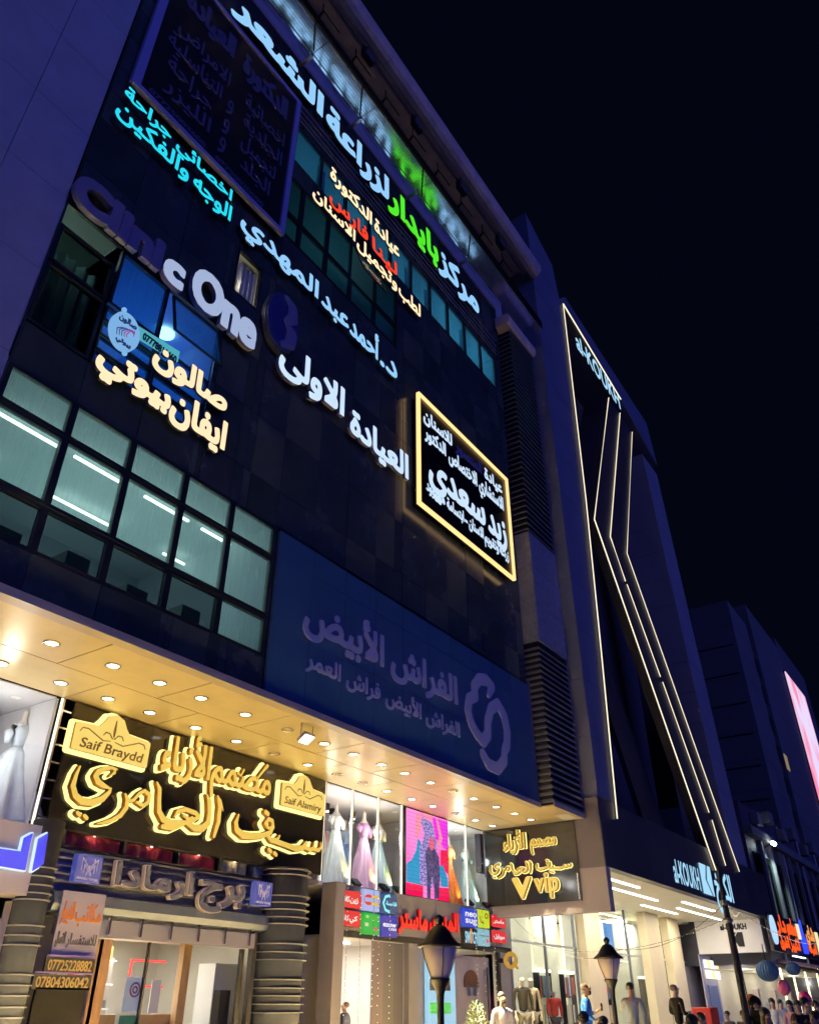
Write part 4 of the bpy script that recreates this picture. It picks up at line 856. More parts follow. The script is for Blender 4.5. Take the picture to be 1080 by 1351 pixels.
# ribbed columns
def column(px0,px1,y,rings,label,name='ribbed_column'):
    r=(px1-px0)/2;c=(px0+px1)/2
    q=thing(name,(c,y,.4),label,'column','ribbed columns of the tower entrance')
    part('shaft',MB().lathe([(r*.93,0),(r*.93,3.78)],c,y,.4,28),mat('slate_metal',(.018,.022,.036),.6,0,noise=.15,ns=2,spec=.06),q,smooth=True)
    for z in rings: part('ring',MB().lathe([(r*.94,-.010),(r*1.05,-.008),(r*1.055,.006),(r*.94,.010)],c,y,z,28),mat('pale_ring',(.38,.38,.39),.4,.3),q)
column(7.584,8.115,12.5,[3.468,3.343,3.218,3.105,3.013,2.659,2.529,2.4,2.017,1.883,1.75,1.609,1.479],'dark metal column with bright rings left of the office rental board')
column(13.404,14.547,12.9,[4.128,4.024,3.614,3.484,3.355,3.213,3.085,2.723,2.572,2.436,2.086,1.94,1.808,1.665,1.522],'dark metal column with bright rings right of the glazed entrance')
# rental board
s=thing('rental_board',(8.6,12.6,1.9),'white board with orange and black Arabic text above two yellow phone numbers','sign')
bx0,bx1=8.53,9.367;bz1=3.244;b1z=2.241
part('board',MB().box(bx0,bx1,12.72,12.76,b1z,bz1),mat('dull_white_board',(.42,.39,.43),.5),s)
word(s,'للايجار',bx0+.03,8.803,2.828,3.093,wall_y(12.719),.008,mat('orange_print',(.75,.25,.03)),MATS['orange_print'],.006,h=.006)
word(s,'مكاتب',8.831,bx1-.03,2.815,3.088,wall_y(12.719),.008,MATS['orange_print'],MATS['orange_print'],.006,h=.006)
word(s,'الاتصال',bx0+.03,8.735,2.481,2.651,wall_y(12.719),.008,mat('black_print',(.02,.02,.03)),MATS['black_print'],.005,h=.006)
word(s,'للاستفسار',8.763,bx1-.04,2.473,2.636,wall_y(12.719),.008,MATS['black_print'],MATS['black_print'],.005,h=.006)
M_yel=mat('yellow_print',(.75,.56,.16),.5)
for k,(pa,pb,zb,zt,t_) in enumerate(((8.456,9.261,2.1,2.246,'07725228882'),(8.309,9.255,1.872,2.014,'07804306042'))):
    part('number_plate',MB().box(pa-.05,pb+.05,12.62,12.66,zb-.035,zt+.035),M_blackm,s);part('violet_strip',MB().box(pa-.05,pb+.05,12.61,12.66,zt+.045,zt+.065),mat('violet_strip',(.25,.18,.5)),s)
    word(s,t_,pa,pb,zb,zt,wall_y(12.619),.008,M_yel,M_yel,.003,h=.006)
s=thing('wall_screen',(8.4,12.6,.5),'switched off black screen in a thin steel frame below the phone numbers','screen')
a,b,c_,d_=8.363,9.263,1.84,.55
part('screen',MB().box(a,b,12.64,12.70,d_,c_),M_black,s);part('frame',MB().box(a-.03,b+.03,12.62,12.72,c_,c_+.03).box(b,b+.03,12.62,12.72,d_,c_),M_steel,s)
# warm glazed shop
room_m=mat('warm_wall',(.66,.62,.54),.7,noise=.05,ns=2)
part('shop_room',MB().box(8.9,14.2,16.9,17,.4,2.9).box(8.8,8.9,13.05,17,.4,2.9).box(14.2,14.3,13.05,17,.4,2.9).box(8.8,14.3,13.05,17,2.92,2.95).box(8.8,14.3,13.05,17,.35,.4),room_m,E1)
part('wood_post',MB().box(9.498,9.814,12.9,13.1,.4,2.6),M_wood,E1,.01)
part('wood_post',MB().box(12.05,12.25,13.6,13.75,.4,2.7),M_wood,E1,.01)
for q_ in ((9.55,9.62,12.9,12.98,.4,2.6),(13.18,13.30,12.86,12.98,.4,2.95),(12.9,13.0,12.9,12.96,.4,2.6),(10.6,10.64,12.9,12.96,.4,2.6)): part('door_post',MB().box(*q_),M_frame,E1)
part('door_jamb',MB().box(13.6,13.95,12.98,13.1,.4,2.9),M_cream,E1)
part('shop_pane',MB().box(9.63,13.17,12.93,12.94,.4,2.6).box(13.31,13.9,12.93,12.94,.4,2.9),M_pane,E1)
part('wood_panelling',MB().box(8.91,9.6,14,14.1,.4,2.8),M_wood,E1)
part('ceiling_beam',MB().profile([(13.1,2.9),(14.6,2.9),(14.6,2.72),(13.4,2.72)],9.2,12.9),mat('pale_oak',(.62,.50,.36),.5,noise=.12,ns=3,stretch=(.6,6,6)),E1)
for x,y in ((9.3,13.3),(9.8,13.4),(11.4,14.8),(10.6,15.2),(12.0,15.4),(11.0,15.9),(12.4,15.9),(10.0,16.1),(12.9,14.3),(13.8,14.2)):
    part('ceiling_lamp',MB().lathe([(.001,0),(.11,0),(.12,.02),(.001,.02)],x,y,2.89,16),glow('warm_disc',(1,.92,.78),7),E1)
lamp('shop_light','AREA',(11.2,14.9,2.85),230,(1,.94,.84),E1,size=2.6,direction=(0,0,-1))
lamp('shop_light','POINT',(11.2,14.2,1.6),60,(1,.94,.84),E1,size=.5)
part('red_led_frame',MB().box(11.85,12.75,14.9,14.93,1.95,1.99).box(11.85,12.75,14.9,14.93,2.40,2.44).box(11.85,11.89,14.9,14.93,1.99,2.40),glow('red_led',(1,.06,.05),2),E1)
part('grey_partition',MB().box(10.0,12.2,15.9,16.0,.4,2.5),mat('grey_partition',(.42,.40,.36),.4),E1)
part('drape',MB().box(12.85,13.12,13.3,13.5,.4,1.9),mat('black_drape',(.03,.025,.025),.8),E1)
part('white_cabinet',MB().box(13.4,14.1,14.1,14.6,.4,2.4),M_white,E1)
part('counter',MB().box(10.7,12.4,13.8,14.2,.4,1.5),mat('orange_counter',(.50,.30,.14),.5),E1)
s=thing('window_poster',(10,12.9,1.6),'pale blue poster with a round target mark behind the entrance glass','poster')
a,b,c_,d_=10.273,10.696,1.545,2.06
part('sheet',MB().box(a,b,12.96,12.966,c_,d_),mat('blue_sheet',(.38,.52,.85),.5),s)
ax,az=(a+b)/2,c_+(d_-c_)*.63;ring=lambda r:[(ax+r*math.cos(t),az+r*math.sin(t),.014) for t in np.linspace(0,2*math.pi,24)]
put('mark',letter_mesh(None,wall_y(12.959),.004,mat('plum_print',(.20,.05,.16)),MATS['plum_print'],0,.008,[ring(.10),ring(.045)]),s)
s=thing('window_poster',(9.9,12.9,.9),'green poster with white border low in the entrance glass','poster')
a,b,c_=10.177,10.686,1.534;part('sheet',MB().box(a,b,12.97,12.975,.9,c_),M_white,s);part('print',MB().box(a+.08,b-.08,12.964,12.968,.9,c_-.04),mat('green_sheet',(.02,.14,.12)),s)
s=thing('leaflet',(11.5,13.8,1.6),'white upright leaflet with a blue pattern on the counter','leaflet');part('sheet',MB().box(11.5,11.72,13.75,13.76,1.52,2.05),M_white,s)
s=thing('display_stand',(11.1,13.7,1.5),'thin white branching stand on the counter','stand')
part('stem',MB().tube([(11.0,13.7,1.5),(11.0,13.7,2.25)],.012,6),M_white,s)
for k in range(4): part('arm',MB().tube([(10.85,13.7,1.6+.15*k),(11.15,13.7,1.6+.15*k)],.01,6),M_white,s)

rr=random.Random(21)
for k in range(4):
    z=1.15+.42*k;part('shelf',MB().box(9.9,12.0,15.55,15.88,z,z+.03),M_white,E1)
    for i in range(9):
        c=rr.choice([(.55,.10,.08),(.60,.55,.45),(.10,.22,.35),(.65,.45,.10),(.12,.12,.12),(.5,.5,.5)]);x=9.95+.225*i;part('goods_box',MB().box(x,x+rr.uniform(.1,.19),15.6,15.8,z+.032,z+rr.uniform(.15,.34)),mat('goods%d'%int(c[0]*100),c),E1)
for k in range(5): part('ceiling_track_lamp',MB().lathe([(.035,-.12),(.05,-.10),(.045,0),(.02,.02)],10.0+.55*k,13.9+.25*(k%2),2.86,10),M_blackm,E1)
for i in range(0): part('hanging_card',MB().box(10.9+.42*i,11.15+.42*i,13.3,13.305,2.05,2.4),[M_white,mat('card_red',(.5,.06,.05)),mat('card_teal',(.05,.22,.25))][i],E1)
# far left neighbour sign
s=thing('blue_letter_sign',(6.5,12.4,3.6),'lilac grey light box with big blue Arabic letters, cut by the left edge','sign')
r0=(7.699, 4.048);r1=(7.793, 3.056)
part('box',MB().box(4.5,(r0[0]+r1[0])/2,12.35,12.9,r1[1],r0[1]+.02),mat('lilac_box',(.42,.40,.46),.4),s,.01)
for pl in ([(7.585, 3.856),(7.719, 3.955),(7.762, 3.513),(7.61, 3.398)],[(7.341, 3.833),(7.461, 3.917),(7.457, 3.794),(7.481, 3.394),(6.954, 3.407),(6.886, 3.63),(7.346, 3.636)]):
    put('letter_edge',letter_mesh([np.array(pl)],wall_y(12.34),.05,glow('edge_white',(.6,.8,1),1.1),MATS['edge_white'],.025,.01),s)
    put('letter',letter_mesh([np.array(pl)],wall_y(12.285),.02,glow('royal_letters',(.0,.02,.9),1.0),MATS['royal_letters'],.004,.01),s)
s=thing('side_shop',(5.5,12.9,.4),'steel framed shop glazing at the bottom left edge','shop front')
part('steel_post',MB().box(7.605,7.702,12.6,12.8,.4,3.0),M_steel,s)
part('wall',MB().box(4,7.6,13.0,13.1,.4,4.0),mat('grey_wall_side',(.35,.34,.40),.6),s)

# ================================================================ GREY SHOP UNDER THE DISPLAY WINDOWS
K=thing('exchange_shop',(19.5,13,.4),'grey panelled shop front carrying red Arabic letters and small card logos','shop front')
part('pier',MB().box(15.38,15.72,12.55,12.98,.4,4.07),mat('lilac_pier',(.13,.125,.16),.45,noise=.04,ns=2),K,.008)
gx0=[15.73,17.9,20.0,22.1,24.2]
for a,b in zip(gx0,gx0[1:]): part('fascia_panel',MB().box(a+.004,b-.004,12.80,12.9,3.14,4.09),M_grey,K)
part('fascia_panel',MB().box(24.2,24.24,12.8,13.4,.4,4.09),M_grey,K)
part('header',MB().box(15.73,24.2,12.84,12.98,3.0,3.135),M_frame,K)
part('mid_pier',MB().box(18.75,19.55,12.84,13.0,.4,3.0),M_grey,K)
part('end_pier',MB().box(23.55,24.19,12.84,13.0,.4,3.0),M_grey,K)
part('room_shell',MB().box(15.8,24.2,16.0,16.1,.4,3).box(15.7,15.8,13,16,.4,3).box(15.8,24.2,13,16,3.0,3.05).box(18.95,19.0,13.0,16,.4,3).box(24.25,24.3,13.5,16,.4,3),mat('room_white',(.68,.66,.62),.6),K)
lamp('shop_light','AREA',(17.2,14.4,2.95),110,(1,.93,.85),K,size=1.6,direction=(0,0,-1));lamp('shop_light','AREA',(21.6,14.4,2.95),100,(1,.9,.85),K,size=1.6,direction=(0,0,-1))
part('tube_lamp',MB().box(16.2,17.3,13.6,13.66,2.93,2.97),glow('tube_white',(1,.97,.9),6),K)
mg=mat('slat_brown',(.13,.11,.13),.5,noise=.1,ns=3)
for k in range(3): part('sliding_panel',MB().box(17.35+.47*k,17.35+.47*k+.46,12.95+.03*k,12.98+.03*k,.4,2.98),[mg,mat('slate_panel',(.085,.085,.10),.4),mat('slate_panel2',(.06,.06,.075),.4)][k],K)
part('inner_door',MB().box(16.55,17.25,15.9,15.99,.4,2.5),M_cream,K,.01)
part('door_frame',MB().box(16.5,16.55,15.88,15.99,.4,2.55).box(17.25,17.3,15.88,15.99,.4,2.55),M_alud,K)
part('red_led_frame',MB().box(16.0,16.6,13.3,13.33,2.02,2.05).box(16.0,16.6,13.3,13.33,2.46,2.49).box(16.57,16.6,13.3,13.33,2.05,2.46),MATS['red_led'],K)
part('red_banner',MB().box(16.1,16.6,13.4,13.42,.5,1.8),mat('red_banner',(.5,.03,.05),.5),K)
s=thing('light_column_sign',(20,12.8,.5),'tall pale blue lit column sign behind the nearer street lamp','sign')
a,b=19.363,19.825;a2=20.719
part('box',MB().box(a,a2,12.7,12.78,.5,3.0),glow('pale_cyan_panel',(.30,.62,.85),.95),s)
for k,(zz,cl) in enumerate(((2.6,(.9,.05,.04)),(2.1,(.03,.03,.05)),(1.6,(.1,.7,.2)),(1.05,(.8,.06,.06)))):
    part('logo',MB().box(a+.12,a2-.25,12.694,12.699,zz-.12,zz+.12),mat('logo%d'%k,cl),s)
# right hand window with a plain poster
part('window_frame',MB().box(20.6,20.72,12.86,12.96,.4,3.0).box(23.45,23.55,12.86,12.96,.4,3.0),M_frame,K)
part('pane',MB().box(20.72,23.45,12.90,12.91,.4,3.0),M_pane,K)
s=thing('head_dress_poster',(22.5,13,.6),'pinkish poster with a brown rounded headdress shape behind the shop glass','poster')
part('sheet',MB().box(20.9,23.3,13.1,13.12,.5,2.85),mat('pink_sheet',(.55,.44,.44),.6,noise=.12,ns=1.5),s)
cx_,cz_=(22.235, 2.177);n_=24
P=[(cx_+.42*math.cos(t),cz_+.34*math.sin(t)) for t in np.linspace(-.25,math.pi+.25,n_)]
part('shape',MB().prism(P,13.085,13.095),mat('brown_shape',(.16,.06,.03),.6,noise=.3,ns=8),s)
part('shape',MB().prism([(cx_-.30,cz_-.08),(cx_-.22,cz_-.30),(cx_-.05,cz_-.28),(cx_-.1,cz_-.05)],13.08,13.084),mat('blue_shape',(.12,.14,.25)),s);part('shape',MB().prism([(cx_+.30,cz_-.08),(cx_+.22,cz_-.30),(cx_+.05,cz_-.28),(cx_+.1,cz_-.05)],13.08,13.084),MATS['blue_shape'],s)
part('door_edge',MB().box(23.0,23.06,13.0,13.03,.5,2.6),mat('door_brown',(.08,.06,.06)),K)
# logos on the fascia
def pill(x0,x1,z0,z1,txt,label):
    q=thing('card_logo_sign',((x0+x1)/2,12.75,z0),label,'sign','red pill shaped logos on the grey shop front')
    r=(z1-z0)*.38;P=np.array([(x0+r,z0+r),(x1-r,z0+r),(x1-r,z1-r),(x0+r,z1-r)])
    put('box',letter_mesh([P],wall_y(12.79),.13,glow('pill_red',(.85,.004,.02),.85),mat('pill_side',(.25,.0,.01),.4),r-.002,.012),q)
    ws=txt.split(' ');u=x0+.14*(x1-x0);U=x1-.14*(x1-x0);wd=(U-u)/len(ws)
    for i,w in enumerate(ws[::-1]): word(q,w,u+i*wd+.01,u+(i+1)*wd-.01,z0+(z1-z0)*.36,z0+(z1-z0)*.68,wall_y(12.658),.01,glow('print_white',(.9,.9,1),.9),M_white,.005,h=.006)
def square(x0,x1,z0,z1,m,label,prints=()):
    q=thing('card_logo_sign',((x0+x1)/2,12.75,z0),label,'sign','square logos on the grey shop front')
    part('box',MB().box(x0,x1,12.68,12.79,z0,z1),m,q,.006)
    for p in prints:
        if p[0]=='t': word(q,p[1],x0+p[2]*(x1-x0),x0+p[3]*(x1-x0),z0+p[4]*(z1-z0),z0+p[5]*(z1-z0),wall_y(12.678),.006,p[6],p[6],p[7],h=.007)
        elif p[0]=='c': part('disc',MB().prism([(x0+(p[1]+p[3]*math.cos(t))*(x1-x0),z0+(p[2]+p[3]*.85*math.sin(t))*(z1-z0)) for t in np.linspace(0,2*math.pi,24,endpoint=False)],12.672-p[5],12.679-p[5]),p[4],q)
        elif p[0]=='r': part('print',MB().box(x0+p[1]*(x1-x0),x0+p[2]*(x1-x0),12.66,12.6655,z0+p[3]*(z1-z0),z0+p[4]*(z1-z0)),p[5],q)
        elif p[0]=='s': put('print',letter_mesh(None,wall_y(12.678),.006,p[2],p[2],0,.008,[[(x0+a*(x1-x0),z0+b*(z1-z0),w) for a,b,w in st] for st in p[1]]),q)
pw=MATS['print_white'] if 'print_white' in MATS else glow('print_white',(.9,.9,1),.9)
pill(15.566,16.486,3.576,3.943,'زين كاش','upper red pill logo at the left end of the grey shop front')
pill(15.569,16.478,3.201,3.529,'كي كارد','lower red pill logo at the left end of the grey shop front')
square(16.606,17.25,3.584,4.048,glow('lilac_box_l',(.40,.48,.85),.9),'pale square logo with a red and a yellow circle',[('c',.30,.5,.30,glow('disc_red',(.9,.02,.02),.8),0),('c',.70,.5,.30,glow('disc_yellow',(.9,.6,.02),.8),.006),('r',.02,.98,.40,.60,glow('band_l',(.45,.5,.9),.8)),])
square(17.313,17.996,3.57,4.028,glow('deep_blue_l',(.0,.06,.22),.8),'dark blue square logo with a cyan letter C',[('s',[[(.50,.90,.03),(.25,.82,.03),(.12,.5,.03),(.25,.18,.03),(.50,.10,.03)]],glow('cyan_print',(.2,.85,1),1)),('t','قاصة',.28,.95,.42,.62,MATS['cyan_print'],.004)])
square(16.629,17.268,3.083,3.535,glow('green_l',(.0,.50,.05),.85),'green square logo with small marks',[('c',.2,.82,.09,glow('lime_p',(.3,.9,.2),.8),0),('r',.05,.25,.36,.52,glow('pale_p',(.6,.8,.65),.8)),('r',.62,.78,.18,.34,glow('redp',(.8,.1,.1),.8))])
square(17.33,18.004,3.074,3.537,glow('ultra_l',(.015,.02,.45),.85),'violet blue square logo with white rounded writing and CASH below',[('t','ezow',.10,.92,.46,.70,pw,.005),('t','CASH',.45,.92,.30,.42,pw,.002)])
square(21.262,22.026,3.542,4.007,glow('azure_l',(.01,.06,.65),.9),'bright blue square logo with neo above sug',[('t','neo',.10,.92,.56,.90,pw,.006),('t','sug',.10,.92,.20,.54,pw,.006)])
square(22.07,22.714,3.572,4.029,glow('lime_l',(.62,.75,.02),.9),'lime yellow square logo with a brown ring',[('s',[[(.72+.13*math.cos(t),.68+.13*math.sin(t),.02) for t in np.linspace(0,6.28,16)],[(.15,.6,.02),(.2,.3,.02),(.45,.25,.02)]],mat('olive_p',(.25,.2,.02)))])
square(21.227,21.98,3.088,3.503,M_blackm,'black square logo with cyan and orange SWITCH',[('t','SWITCH',.08,.95,.12,.80,glow('sky_p',(.35,.75,1),.9),.004),('r',.44,.54,.10,.98,glow('orange_p',(.9,.3,.02),.9))])
square(22.025,22.68,3.107,3.533,glow('pale_teal_l',(.25,.52,.62),.9),'pale teal square logo with grey pattern',[('r',.05,.9,.55,.62,glow('grey_teal',(.15,.3,.4),.8)),('c',.78,.30,.14,glow('rosep',(.8,.15,.2),.8),0)])
pill(22.806,23.673,3.624,3.95,'ماستر','upper red pill logo at the right end of the grey shop front')
pill(22.761,23.665,3.225,3.544,'موبايل','lower red pill logo at the right end of the grey shop front')
s=thing('exchange_sign',(19.5,12.8,3.6),'bright red block Arabic letters across the grey shop front','sign')
G_rl=glow('red_face',(1,.01,.01),.95);M_rs=mat('red_side',(.30,.0,.0),.4)
H('ماستر',s,18.096,19.457,3.327,3.787,G_rl,.026,Y=12.79,depth=.08,side=M_rs,h=.012)
H('المندى',s,19.528,21.018,3.385,3.836,G_rl,.026,Y=12.79,depth=.08,side=M_rs,h=.012)
s=thing('ring_sign',(24.3,12.6,2.9),'small round gold ring sign on a black bracket beside the grey shop','sign')
rc=(23.396, 2.779)
put('ring',letter_mesh(None,wall_x(rc[0]),.05,glow('ring_gold',(.85,.45,.04),.55),M_goldside,0,.012,[[(-12.4+.17*math.cos(t),rc[1]+.17*math.sin(t),.05) for t in np.linspace(0,2*math.pi,28)],[(-12.32,rc[1]-.06,.025),(-12.20,rc[1]-.20,.035)]]),s)
part('bracket',MB().box(rc[0]-.05,rc[0]-.0,12.66,12.84,rc[1]-.06,rc[1]+.06),M_blackm,s)

# ================================================================ AL-KOUKH STORE FRONT
F=thing('clothing_store',(32,13,.4),'wide cream lit clothing store front with glass walls under the violet tower','shop front')
M_cr=mat('store_cream',(.66,.62,.48),.6,noise=.04,ns=1)
part('soffit',MB().box(23.45,41.6,9.36,13.2,5.02,5.08),M_cream,F)
G_strip=glow('linear_lamp',(1,.98,.92),4.5)
for a,b in (((25.56,9.95),(28.16,10.02)),((27.47,10.73),(32.13,10.8)),((33.2,11.72),(37.4,11.78)),((33.07,10.07),(37.15,10.12)),((35.1,10.94),(41.2,11.0))):
    part('linear_lamp',MB().box(a[0],b[0],a[1]-.05,a[1]+.05,4.985,5.015),G_strip,F)
for x in (26,30,34.5,38.5): lamp('soffit_light','AREA',(x,11.2,4.95),150,(1,.90,.70),F,size=1.6,direction=(0,0,-1))
part('store_box',MB().box(24.3,44,18,18.1,.4,5).box(24.3,44,13.1,18.1,5.08,5.15).box(24.25,24.3,13.1,18,.4,5),M_cr,F)
for x in (26.5,31,35.5,39.5): lamp('store_light','AREA',(x,15.2,4.9),330,(1,.96,.86),F,size=2.2,direction=(0,0,-1))
for x in (25.5,27,31.4,35.2):
    for y in (14,15.5): part('linear_lamp',MB().box(x,x+1.6,y-.04,y+.04,4.90,4.94),G_strip,F)
xm=[24.32,26.968,29.365,31.243,34.515,36.226,40.511,41.5]
for x in xm[1:-1]: part('mullion',MB().box(x-.04,x+.04,12.97,13.05,.4,5.0),M_alud,F)
part('transom',MB().box(24.3,41.5,12.98,13.04,3.35,3.41),M_alu,F)
for a,b in zip(xm,xm[1:]): part('pane',MB().box(a+.04,b-.04,13.0,13.01,3.42,4.98),M_pane,F);part('pane',MB().box(a+.04,b-.04,13.0,13.01,.4,3.34),M_pane,F)
for a,b in ((29.459,30.863),(35.829,37.483),(38.626,40.109)): part('cream_pillar',MB().box(a,b,12.6,12.95,.4,5.0),mat('pillar_cream',(.62,.52,.34),.55,noise=.05,ns=2),F)
part('dark_inner_wall',MB().box(24.35,25.7,13.9,14.0,.4,5.0),mat('inner_grey',(.10,.10,.11),.5),F)
part('white_inner_wall',MB().box(27.0,29.7,14.9,15.0,.4,5.0).box(30.0,32.1,14.9,15,.4,5).box(32.6,35.6,14.9,15,.4,5).box(36.2,41.4,14.9,15,.4,5),mat('inner_cream',(.70,.70,.58),.6,noise=.08,ns=1.2),F)
rr=random.Random(3)
for (sx,sy) in ((27.1,14.6),(30.3,14.7),(32.4,14.7),(36.0,14.7),(40.0,14.3)):
    part('shelf_light',MB().box(sx-.5,sx+.5,sy,sy+.3,2.72,2.8),glow('shelf_glow',(1,.9,.7),3),F)
    part('shelf_rack',MB().box(sx-.5,sx-.47,sy,sy+.3,.4,2.7).box(sx+.47,sx+.5,sy,sy+.3,.4,2.7),M_blackm,F)
    for k in range(14):
        c=rr.choice([(.5,.1,.08),(.12,.18,.4),(.6,.5,.3),(.2,.32,.25),(.6,.6,.6),(.07,.07,.08)])
        x=sx-.45+.065*k;z=1.7+.9*(k%2);part('garment',MB().box(x,x+.05,sy+.02,sy+.25,z-rr.uniform(.5,.7),z),mat('garment%d'%int(c[0]*100+c[2]*10),c,.8),F)
    for zz in (1.35,1.9,2.4):
        if sx<28: part('ring_print',MB().lathe([(.05,-.01),(.085,-.01),(.085,.01),(.05,.01),(.05,-.01)],sx-.25,sy-.05,zz,12),glow('cyan_ring',(.3,.9,1),1.2),F)
part('hanging_banner',MB().box(33.733,34.621,13.6,13.63,3.596,4.534),glow('sky_banner',(.15,.40,.9),.9),F)
# far bulkhead with dark lettering
FX=41.62
part('far_bulkhead',MB().box(FX,FX+.3,9.36,12.3,3.70,5.01),mat('warm_white_board',(.66,.62,.60),.5,noise=.03,ns=2),F)
lamp('board_light','AREA',(40.6,10.6,4.9),14,(1,.93,.82),F,size=1.0,direction=(.6,0,-1))
s=thing('store_side_sign',(FX,10.6,4.4),'black al-KOUKH letters over a square arrow emblem on the white side board','sign')
word(s,'al-KOUKH',-11.15,-9.98,4.62,4.86,wall_x(FX-.005),.02,M_blackm,M_blackm,.012,h=.01)
for P in ([(-10.85,3.95),(-10.55,3.95),(-10.72,4.24),(-10.50,4.5),(-10.85,4.5)],[(-10.22,3.95),(-10.45,3.95),(-10.62,4.24),(-10.42,4.5),(-10.22,4.5)]): put('emblem',letter_mesh([np.array(P)],wall_x(FX-.005),.02,M_blackm,M_blackm,.012,.01),s)
# recessed entry below the board
part('entry_wall',MB().box(41.9,47,13.6,13.7,.4,5).box(41.7,44.0,12.35,12.4,.4,3.7),mat('violet_wall',(.36,.33,.42),.6),F)
part('entry_door',MB().box(42.2,43.6,12.30,12.34,.4,2.5),mat('blue_glass_door',(.12,.20,.42),.2),F,.01)
for i in range(5):
    for j in range(2): part('lit_cell',MB().box(42.0+.45*i,42.36+.45*i,12.24,12.30,2.75+.42*j,3.08+.42*j),glow('cell_glow%d'%((i+j)%3),[(1,.9,.65),(.8,.85,1),(1,.7,.3)][(i+j)%3],1.4),F)
lamp('entry_light','POINT',(43.5,11.5,3.2),22,(.8,.8,1),F,size=.2)
s=thing('red_cabinet',((30.144, 9.065)+(0,)),'bright red cabinet with a white notice near the store entry','cabinet')
cx_,cy_=(30.158, 9.044);part('body',MB().box(cx_-.42,cx_+.42,cy_-.3,cy_+.3,.0,1.621),mat('red_paint',(.62,.03,.02),.4),s,.02)
part('notice',MB().box(cx_-.44,cx_-.425,cy_-.1,cy_+.08,1.3,1.45),M_white,s)

# ================================================================ LOW BUILDINGS BEYOND, FAR TOWER
L=thing('low_shop_building',(52,12,0),'dark low shop building between the violet tower and the far tower','building')
part('body',MB().box(43.4,66,9.6,20,3.3,10.5),M_tower2,L)
part('cornice',MB().box(43.4,66,9.2,9.6,8.9,9.3),mat('weathered_plaster',(.13,.13,.14),.8,noise=.25,ns=1,bump=.4,bs=5),L)
for i in range(9): part('window',MB().box(44.2+2.1*i,45.7+2.1*i,9.52,9.59,5.2,8.2),M_pane_dark,L);part('pilaster',MB().box(45.8+2.1*i,46.1+2.1*i,9.4,9.59,4.9,8.9),MATS['weathered_plaster'],L)
part('lit_shop',MB().box(44.5,66,13,13.1,.15,3.3).box(44.5,66,9.8,13,3.2,3.3),M_cream,L)
for x in (46,49.5,53,57,61): lamp('shop_light','POINT',(x,11.6,2.9),45,(1,.95,.8),L,size=.2)
for x in (45.0,47.6,50.5,53.6,57.0): part('led_post',MB().box(x-.04,x+.04,9.62,9.7,.15,3.2),glow('post_glow',(1,.85,.5),2.2),L)
for k in range(3): part('tube_lamp',MB().box(44.3+.9*k,45.0+.9*k,8.75,8.85,3.62+.0*k,3.66),G_strip,L)
for i in range(12): part('display_item',MB().box(45.2+1.2*i,45.6+1.2*i,11.5,11.8,.15,1.6+.4*(i%3)),mat('item%d'%(i%3),[(.5,.55,.6),(.3,.35,.4),(.6,.5,.45)][i%3]),L)
AW=thing('shop_awning',(55,8.6,3.3),'mauve flat awning over the far lit shops','awning');part('canopy',MB().profile([(9.6,3.55),(7.9,3.25),(7.9,3.15),(9.6,3.4)],44.6,66),mat('mauve_cloth',(.34,.22,.28),.7),AW)
part('rod',MB().tube([(44.6,7.95,3.1),(60,7.95,3.1)],.04,6),M_steel,AW)
s=thing('orange_letter_sign',(50,9,4.4),'dark sign board with glowing orange and blue letters at the right edge','sign')
q=[(41.671, 5.271),(53.423, 5.082),(51.114, 3.442),(41.696, 3.923)]
part('board',MB().box(q[0][0],q[0][0]+22,9.0,9.15,3.75,q[0][1]),mat('board_purple',(.035,.025,.045),.4),s)
zz=q[0][1];G_or=glow('orange_letters',(1,.10,.01),1.15);G_bl=glow('blue_letters',(.03,.07,1),1.3);G_pw=glow('pale_letters',(.5,.75,1),1.0)
part('pale_emblem',MB().prism([(q[0][0]+.55+.45*math.cos(t),(zz+3.85)/2+(.62 if math.sin(t)>0 else .55)*math.sin(t)) for t in np.linspace(0,2*math.pi,24,endpoint=False)],8.92,9.0),G_pw,s)
xx=q[0][0]+1.35
for w,wd in (('دار',1.9),('مطعم',2.2)):
    word(s,w,xx,xx+wd,4.62,zz-.12,wall_y(8.99),.02,G_or,M_case,.07,cap=.5);word(s,{'دار':'الشرق','مطعم':'الكبير'}[w],xx,xx+wd,3.98,4.5,wall_y(8.99),.02,G_or,M_case,.05);xx+=wd+.15
part('pale_block',MB().box(xx,xx+.4,8.92,9.0,4.5,zz-.1),glow('cream_block',(1,.85,.5),1),s)
part('blue_figure',MB().prism([(xx+.6,3.9),(xx+1.3,3.9),(xx+1.5,4.5),(xx+1.1,4.7),(xx+1.0,zz+.15),(xx+.85,4.7),(xx+.5,4.5)],8.9,9.0),G_bl,s);xx+=1.9
word(s,'شاي',xx,xx+2.2,4.6,zz-.15,wall_y(8.99),.02,glow('amber_letters',(1,.35,.08),1),M_case,.06,cap=.5);word(s,'الضيافة',xx,xx+2.0,4.0,4.45,wall_y(8.99),.02,G_or,M_case,.05)
xx+=2.6;part('pale_block',MB().box(xx,xx+.5,8.92,9.0,4.0,zz-.2),MATS['cream_block'],s)
fx_=(46.763, 8.852)
s=thing('floodlight',(fx_[0],9.1,fx_[1]),'bright white double floodlight high on the low building by the violet tower','floodlight')
for dx in (-.17,.17): part('lens',MB().ball((fx_[0]+dx,9.0,fx_[1]),.11),glow('flood_white',(.85,1,.95),22),s)
part('arm',MB().tube([(fx_[0],9.1,fx_[1]),(fx_[0],9.6,fx_[1]-.2)],.03,6),M_blackm,s)
